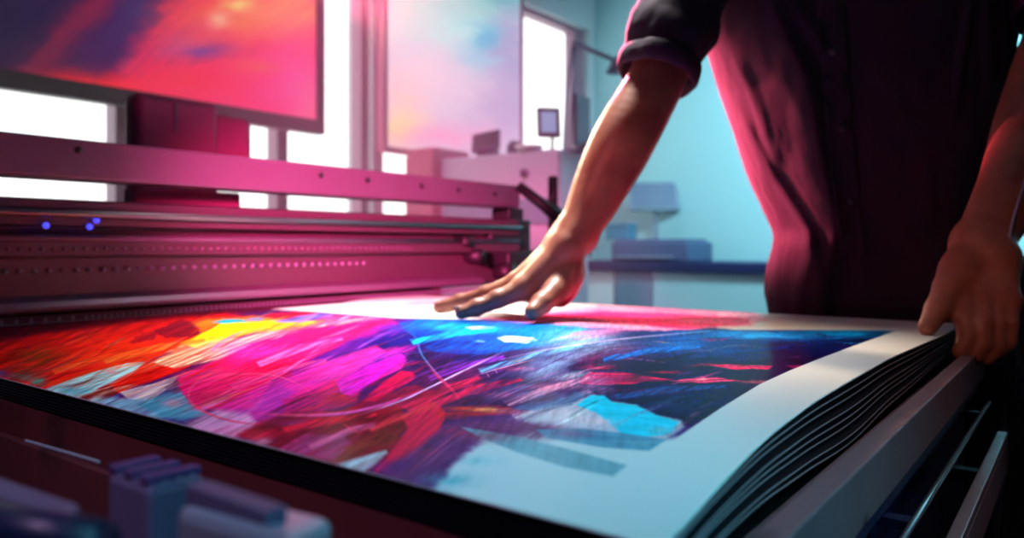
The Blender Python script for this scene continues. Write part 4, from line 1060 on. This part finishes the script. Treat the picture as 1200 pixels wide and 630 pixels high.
c1 = np.interp(YY, [-150, 0, 50, 110, 200, 250, 330, 450], [-.62, -.55, -.46, -.36, -.38, -.40, -.5, -.6])
disp += .022 * front * ridge(sx, c1, .30, .07) * np.interp(YY, [-150, -20, 60, 120, 240, 330, 450], [.2, .4, .8, 1.1, 1, .6, .3])
c2 = np.interp(YY, [-20, 60, 120, 200], [-.86, -.82, -.76, -.72]); disp += .008 * front * ridge(sx, c2, .05, .07) * np.interp(YY, [0, 50, 100, 160, 220], [0, .3, 1, 1, 0])
c3 = np.interp(YY, [120, 200, 280, 330], [-.93, -.8, -.62, -.55]); disp += .009 * front * ridge(sx, c3, .08, .05) * np.interp(YY, [110, 150, 260, 340], [0, 1, 1, 0])
c4 = np.interp(YY, [-60, 0, 60, 90], [-.3, -.45, -.28, -.2]); disp += .008 * front * ridge(sx, c4, .1, .06) * np.interp(YY, [-60, -10, 50, 100], [0, 1, 1, 0])
c5 = np.interp(YY, [250, 300, 350], [-.72, -.6, -.7]); disp += .009 * front * ridge(sx, c5, .09, .06) * np.interp(YY, [250, 290, 330, 370], [0, 1, 1, 0])
for cc, w, a0 in (([.62, .60, .72], .03, .008), ([.7, .78, .86], .025, .007), ([.55, .48, .42], .03, .006), ([.9, .92, .9], .04, .006)):
    c6 = np.interp(YY, [0, 60, 160], cc); disp += a0 * front * ridge(sx, c6, w, w) * np.interp(YY, [-20, 10, 110, 170], [.2, 1, 1, 0])
disp += .012 * (fbm(TH * 2.2 + 9, YY / 70 + 3, 5, 3) - .5) + .004 * (fbm(TH * 8, YY / 40, 15, 3) - .5)
disp += .004 * np.sin(YY / 17 + 3 * np.sin(TH * 2)) * sm((YY - 240) / 60)
cen = np.stack([P((l + r) / 2, y, DT) for l, r, y in zip(L_, R_, yy)]); ha = (R_ - L_) / 2 * DT * PXM
e = 2 / 2.5
cs, sn = np.sign(np.cos(TH)) * np.abs(np.cos(TH)) ** e, np.sign(np.sin(TH)) * np.abs(np.sin(TH)) ** e
SV = cen[:, None, :] + NS_ * ((ha[:, None] * 1.0 + disp * .6) * cs)[..., None] + NF * ((Bd[:, None] * .92 + disp) * sn)[..., None]
g = G(); g.loft([list(map(tuple, r)) for r in SV[::-1]], True)
# sleeves
def sleeve(path, rad, n=72, seed=1, wob=.006, flat=1.0):
    path = [np.array(p, float) for p in path]; m = 60
    tt = np.linspace(0, len(path) - 1, m); pts = np.stack([np.interp(tt, range(len(path)), [p[k] for p in path]) for k in range(3)], 1)
    for k in range(3): pts[:, k] = smooth1(pts[:, k], 9)
    rr = np.interp(tt, range(len(path)), rad); rings = []
    for i in range(m):
        t = pts[min(i + 1, m - 1)] - pts[max(i - 1, 0)]; t = unit(t); x = unit(RT - t * (RT @ t)); y = np.cross(t, x)
        a = np.linspace(0, 2 * math.pi, n, endpoint=False)
        d = rr[i] + wob * 2 * (fbm(a * 1.6 + 20, np.full(n, i / 9.0), seed, 3) - .5) + wob * .8 * np.sin(i / 3.2 + 2 * np.sin(a + seed)) * sm((i - 10) / 20)
        a2 = a[-1]
        # close the noise seam
        d = d * 1.0; wgt = np.clip((a - (2 * math.pi - .8)) / .8, 0, 1); d = d * (1 - wgt) + d[0] * wgt
        rings.append([pts[i] + d[k] * (math.cos(a[k]) * x + math.sin(a[k]) * y * flat) for k in range(n)])
    return rings
slR = sleeve([P(880, -85, 1.24), P(838, -75, 1.215), P(808, -20, 1.16), P(788, 30, 1.135), P(771, 86, 1.122)], [.085, .082, .066, .0615, .058], seed=3)
slL = sleeve([P(1125, -95, 1.19), P(1185, -84, 1.14), P(1232, -40, 1.11), P(1246, 5, 1.08)], [.088, .086, .070, .061], seed=6)
for rg_ in (slR, slL):
    inner = [[np.mean(rg_[-1], 0) + (np.array(v) - np.mean(rg_[-1], 0)) * .86 for v in rg_[-1]], [np.mean(rg_[-8], 0) + (np.array(v) - np.mean(rg_[-8], 0)) * .82 for v in rg_[-8]]]
    g.loft(rg_ + inner, True)
shirt = g.go('shirt', M['shirt'], pe, True)
# rolled cuffs
for rg_, seed in ((slR, 2), (slL, 5)):
    base = [np.array(v) for v in rg_[-3]]; c0 = np.mean(base, 0); ax = unit(np.mean(rg_[-1], 0) - np.mean(rg_[-6], 0)); rings = []
    for q in np.linspace(0, 2 * math.pi, 14):
        rings.append([c0 + (v - c0) * (1.03 + .10 * math.cos(q) + .02 * math.sin(i * .4 + seed)) + ax * (.004 + .016 * math.sin(q)) for i, v in enumerate(base)])
    G().loft(rings, False).go('rolled_cuff', M['shirt'], shirt, True)
# placket and buttons: strip that follows the shirt front
def front_pt(px, py):
    s = np.interp(py, yy, (px - (L_ + R_) / 2) / ((R_ - L_) / 2)); iz = int(np.clip(np.searchsorted(yy, py), 0, NZ - 1))
    row = SV[iz]; pp = np.array([pix(*v)[0] for v in row]); fr = [k for k in range(NA) if 8 < k < NA // 2 - 8]
    k = min(fr, key=lambda q: abs(pp[q] - px)); return row[k]
g = G(); pr_l = []; 
for y in np.linspace(-100, 300, 70):
    x0 = np.interp(y, [-100, 0, 200, 300], [948, 953, 972, 985]); w = np.interp(y, [-100, 0, 200, 300], [34, 34, 32, 30])
    row = [front_pt(x0 + w * u, y) + NF * (.0035 if 0 < u < 1 else -.004) for u in (0, .04, .1, .5, .9, .96, 1)]
    pr_l.append(row)
n = 7; Vv = [v for r in pr_l for v in r]; Ff = [(i * n + k, (i + 1) * n + k, (i + 1) * n + k + 1, i * n + k + 1) for i in range(len(pr_l) - 1) for k in range(n - 1)]
Vv2 = [v - NF * .003 for v in Vv]; nn = len(Vv)
Ff2 = Ff + [tuple(i + nn for i in f[::-1]) for f in Ff]
mk('placket', Vv + Vv2, Ff2, M['shirt'], shirt, True)
for x, y in ((962, 2), (977, 82), (989, 161), (996, 240)):
    c = front_pt(x, y) + NF * .0045
    G().tube([c - NF * .002, c + NF * .002], .0062, 14).tube([c + NF * .002, c + NF * .0026], .0048, 12).go('button', M['button'], shirt, True)
# --- trousers and shoes
hipc = T3(1030, 400, 1.27); 
g = G(); ring = []
a = np.linspace(0, 2 * math.pi, 40, endpoint=False)
def legring(c, rx, ryy): return [c + NS_ * rx * math.cos(q) + NF * ryy * math.sin(q) for q in a]
g.loft([legring(np.array([hipc[0], hipc[1], z]), w, d) for z, w, d in ((1.06, .15, .115), (.98, .172, .122), (.9, .175, .125), (.86, .165, .12))])
for sgn in (-1, 1):
    cc = np.array([hipc[0], hipc[1], 0]) + NS_ * .09 * sgn
    g.loft([legring(cc + np.array([0, 0, z]) + NF * f, w, d) for z, w, d, f in ((.95, .09, .11, 0), (.8, .09, .105, 0), (.55, .072, .08, .012), (.3, .066, .072, 0), (.1, .062, .068, -.005), (.06, .062, .07, -.005))])
g.go('trousers', M['trousers'], pe, True)
for sgn in (-1, 1):
    cc = np.array([hipc[0], hipc[1], 0]) + NS_ * .09 * sgn
    rings = []
    for f, w, h in ((-.10, .02, .05), (-.085, .042, .085), (-.03, .05, .1), (.06, .052, .085), (.14, .05, .055), (.19, .035, .04), (.205, .012, .025)):
        rings.append([cc + NF * f + NS_ * w * math.cos(q) + UP * (h / 2 + h / 2 * math.sin(q)) for q in np.linspace(0, 2 * math.pi, 20, endpoint=False)])
    G().loft(rings).go('shoe', M['shoe'], pe, True)

t = empty('dark_filler_box', (.2, 2.05, 0))  # added black box, fills the dark area behind the hand
G().box(-.17, .6, 1.8, 2.3, .03, 1.08, .01).go('body', M['black'], t)
G().box(-.155, .213, 1.785, 1.8, .06, 1.05, .004).go('door', M['black'], t); G().box(.217, .585, 1.785, 1.8, .06, 1.03, .004).go('door', M['black'], t)
for x in (-.12, .55): G().box(x - .03, x + .03, 1.85, 2.25, 0, .03).go('foot', M['black'], t)
tag(t, 'black box added to darken the view behind the hand at the pile corner', 'cabinet')
# cable hanging beside the hand
pts = [P(1212, 170, .93), P(1200, 215, .92), P(1186, 262, .905), P(1180, 300, .89), P(1181, 330, .88), P(1187, 352, .872), P(1183, 372, .868), P(1174, 392, .862), P(1162, 410, .855), P(1150, 424, .85)]
pts2 = []
for i in range(60):
    t_ = i / 59 * (len(pts) - 1); k = min(int(t_), len(pts) - 2); f_ = t_ - k
    p0, p1, p2, p3 = pts[max(k - 1, 0)], pts[k], pts[k + 1], pts[min(k + 2, len(pts) - 1)]
    pts2.append(.5 * ((2 * p1) + (-p0 + p2) * f_ + (2 * p0 - 5 * p1 + 4 * p2 - p3) * f_ ** 2 + (-p0 + 3 * p1 - 3 * p2 + p3) * f_ ** 3))
t = G().tube(pts2, .0016, 8).go('cable', M['cable'], None, True)
tag(t, 'thin pale cable hanging down beside the hand at the pile corner', 'cable')

# ================================================================== LIGHT
def look(o, tgt):
    d = Vector(np.array(tgt) * U) - o.location; o.rotation_euler = d.to_track_quat('-Z', 'Y').to_euler()
def light(name, kind, loc, tgt, rgb, power, size=.3, sizey=None, spot=None, blend=.8):
    L = bpy.data.lights.new(name, kind); L.color = rgb; L.energy = power
    if kind == 'AREA':
        L.shape = 'RECTANGLE'; L.size = size * U; L.size_y = (sizey or size) * U
        if spot: L.spread = math.radians(spot)
    if kind == 'SPOT':
        L.spot_size = math.radians(spot); L.spot_blend = blend; L.shadow_soft_size = size * U
    o = bpy.data.objects.new(name, L); COL.objects.link(o); o.location = Vector(np.array(loc, float) * U); look(o, tgt); return o
w = bpy.data.worlds.new('sky'); SC.world = w; w.use_nodes = True
bg = w.node_tree.nodes['Background']; bg.inputs['Color'].default_value = (.96, 1.0, .97, 1); bg.inputs['Strength'].default_value = 2.4
for i, (a, b) in enumerate(yw):
    L = bpy.data.lights.new('window_portal', 'AREA'); L.shape = 'RECTANGLE'; L.size = (b - a) * U; L.size_y = (HEAD - SILL) * U; L.cycles.is_portal = True
    o = bpy.data.objects.new('window_portal', L); COL.objects.link(o); o.location = Vector(np.array([XW - .15, (a + b) / 2, (SILL + HEAD) / 2]) * U)
    o.rotation_euler = Vector((1, 0, 0)).to_track_quat('-Z', 'Y').to_euler()
light('print_key', 'SPOT', (-.95, 1.3, 2.8), (-.66, .79, 1.0), (1, .98, .95), 350, .12, spot=30, blend=1)  # unseen key added to brighten the print but not the torso
light('flank_lamp', 'SPOT', (-1.6, 1.22, 1.84), (-.55, 1.37, 1.35), (1, .11, .20), 2100, .10, spot=16, blend=.35)
light('sleeve_fill', 'SPOT', (-1.45, 1.75, 1.98), (-.63, 1.08, 1.475), (1, .11, .26), 900, .05, spot=5.5, blend=.4)  # unseen spot added for the pink edge of the sleeve
light('hand_fill', 'SPOT', (-.3, -.5, 1.75), (-.10, .95, 1.10), (1, .36, .28), 16, .10, spot=10, blend=1)  # unseen fill added to lift the dim hand at the pile
light('arm_rim', 'SPOT', (-2.0, 1.85, 1.95), (-.62, 1.0, 1.19), (1, .66, .42), 330, .10, spot=10, blend=.7)  # unseen warm spot added to rim the forearm
light('arm_fill', 'SPOT', (-.6, -.4, 1.7), (-.62, 1.0, 1.17), (1, .22, .22), 26, .10, spot=14, blend=1)  # red fill added from behind the lens for the arm
light('pink_spot', 'SPOT', (-.35, -.35, 1.36), (-1.1, 1.02, 1.12), (1, .10, .36), 420, .05, spot=23, blend=1)  # unseen spot added to turn the gantry front pink
light('front_fill', 'SPOT', (-.45, -.5, 1.9), (-.42, .17, .95), (.72, .45, .8), 17, .08, spot=40, blend=1)  # unseen lilac fill added for the shelf parts and apron
light('rail_fill', 'SPOT', (.35, .75, 2.1), (-.1, .62, .95), (1, .7, .68), 12, .1, spot=34, blend=1)  # faint unseen light added to bring up the side rail
light('haze_fill', 'SPOT', (-1.9, 1.5, 2.9), (-1.9, 1.9, 1.2), (1, .12, .38), 360, .1, spot=70, blend=1)  # unseen pink spot added to light the haze
light('cyan_lamp', 'AREA', (-.6, 3.6, 2.95), (-.6, 5.0, 1.3), (.5, .9, 1), 78, 1.2, .5, spot=150)
light('blue_fill', 'SPOT', (.9, .1, 2.1), (-.24, .34, .98), (.15, .7, .9), 90, .2, spot=22, blend=1)  # unseen teal fill added over the front right margin
light('machine_fill', 'SPOT', (-1.8, 1.6, 2.95), (-2.3, 3.0, 1.4), (.95, .7, .95), 90, .3, spot=50, blend=1)  # unseen fill added to brighten the pale lilac machine

# thin haze added by the windows to imitate a pink bloom
hm = bpy.data.materials.new('thin haze'); hm.use_nodes = True; nt = hm.node_tree; nt.nodes.clear()
ho = _n(nt, 'ShaderNodeOutputMaterial'); hv = _n(nt, 'ShaderNodeVolumeScatter'); hv.inputs['Density'].default_value = .2; hv.inputs['Anisotropy'].default_value = .0
nt.links.new(hv.outputs[0], ho.inputs['Volume'])
hz = G().box(-2.84, -1.32, .0, 2.84, .95, 2.85).go('haze', hm); hz['kind'] = 'stuff'; hz['label'] = 'thin haze added for the pink bloom between the gantry and the windows'; hz['category'] = 'haze'

# ================================================================== CAMERA
cd = bpy.data.cameras.new('camera'); cam = bpy.data.objects.new('camera', cd); COL.objects.link(cam)
cd.sensor_fit = 'HORIZONTAL'; cd.sensor_width = 36; cd.lens = 36 * FPX / 1200
cd.shift_y = -(315 - HZ) / 1200
cd.clip_start = .01; cd.clip_end = 60
cam.location = Vector(EYE * U); cam.rotation_euler = (math.pi / 2, 0, math.atan2(.6, .8))
cd.dof.use_dof = True; cd.dof.focus_distance = .58 * U; cd.dof.aperture_fstop = 6.0; cd.dof.aperture_blades = 0
SC.camera = cam
SC.view_settings.view_transform = 'Standard'; SC.view_settings.look = 'None'; SC.view_settings.gamma = 1
SC.view_settings.use_curve_mapping = False; SC.view_settings.exposure = 0
try:
    SC.cycles.use_denoising = True; SC.cycles.max_bounces = 8
except Exception: pass
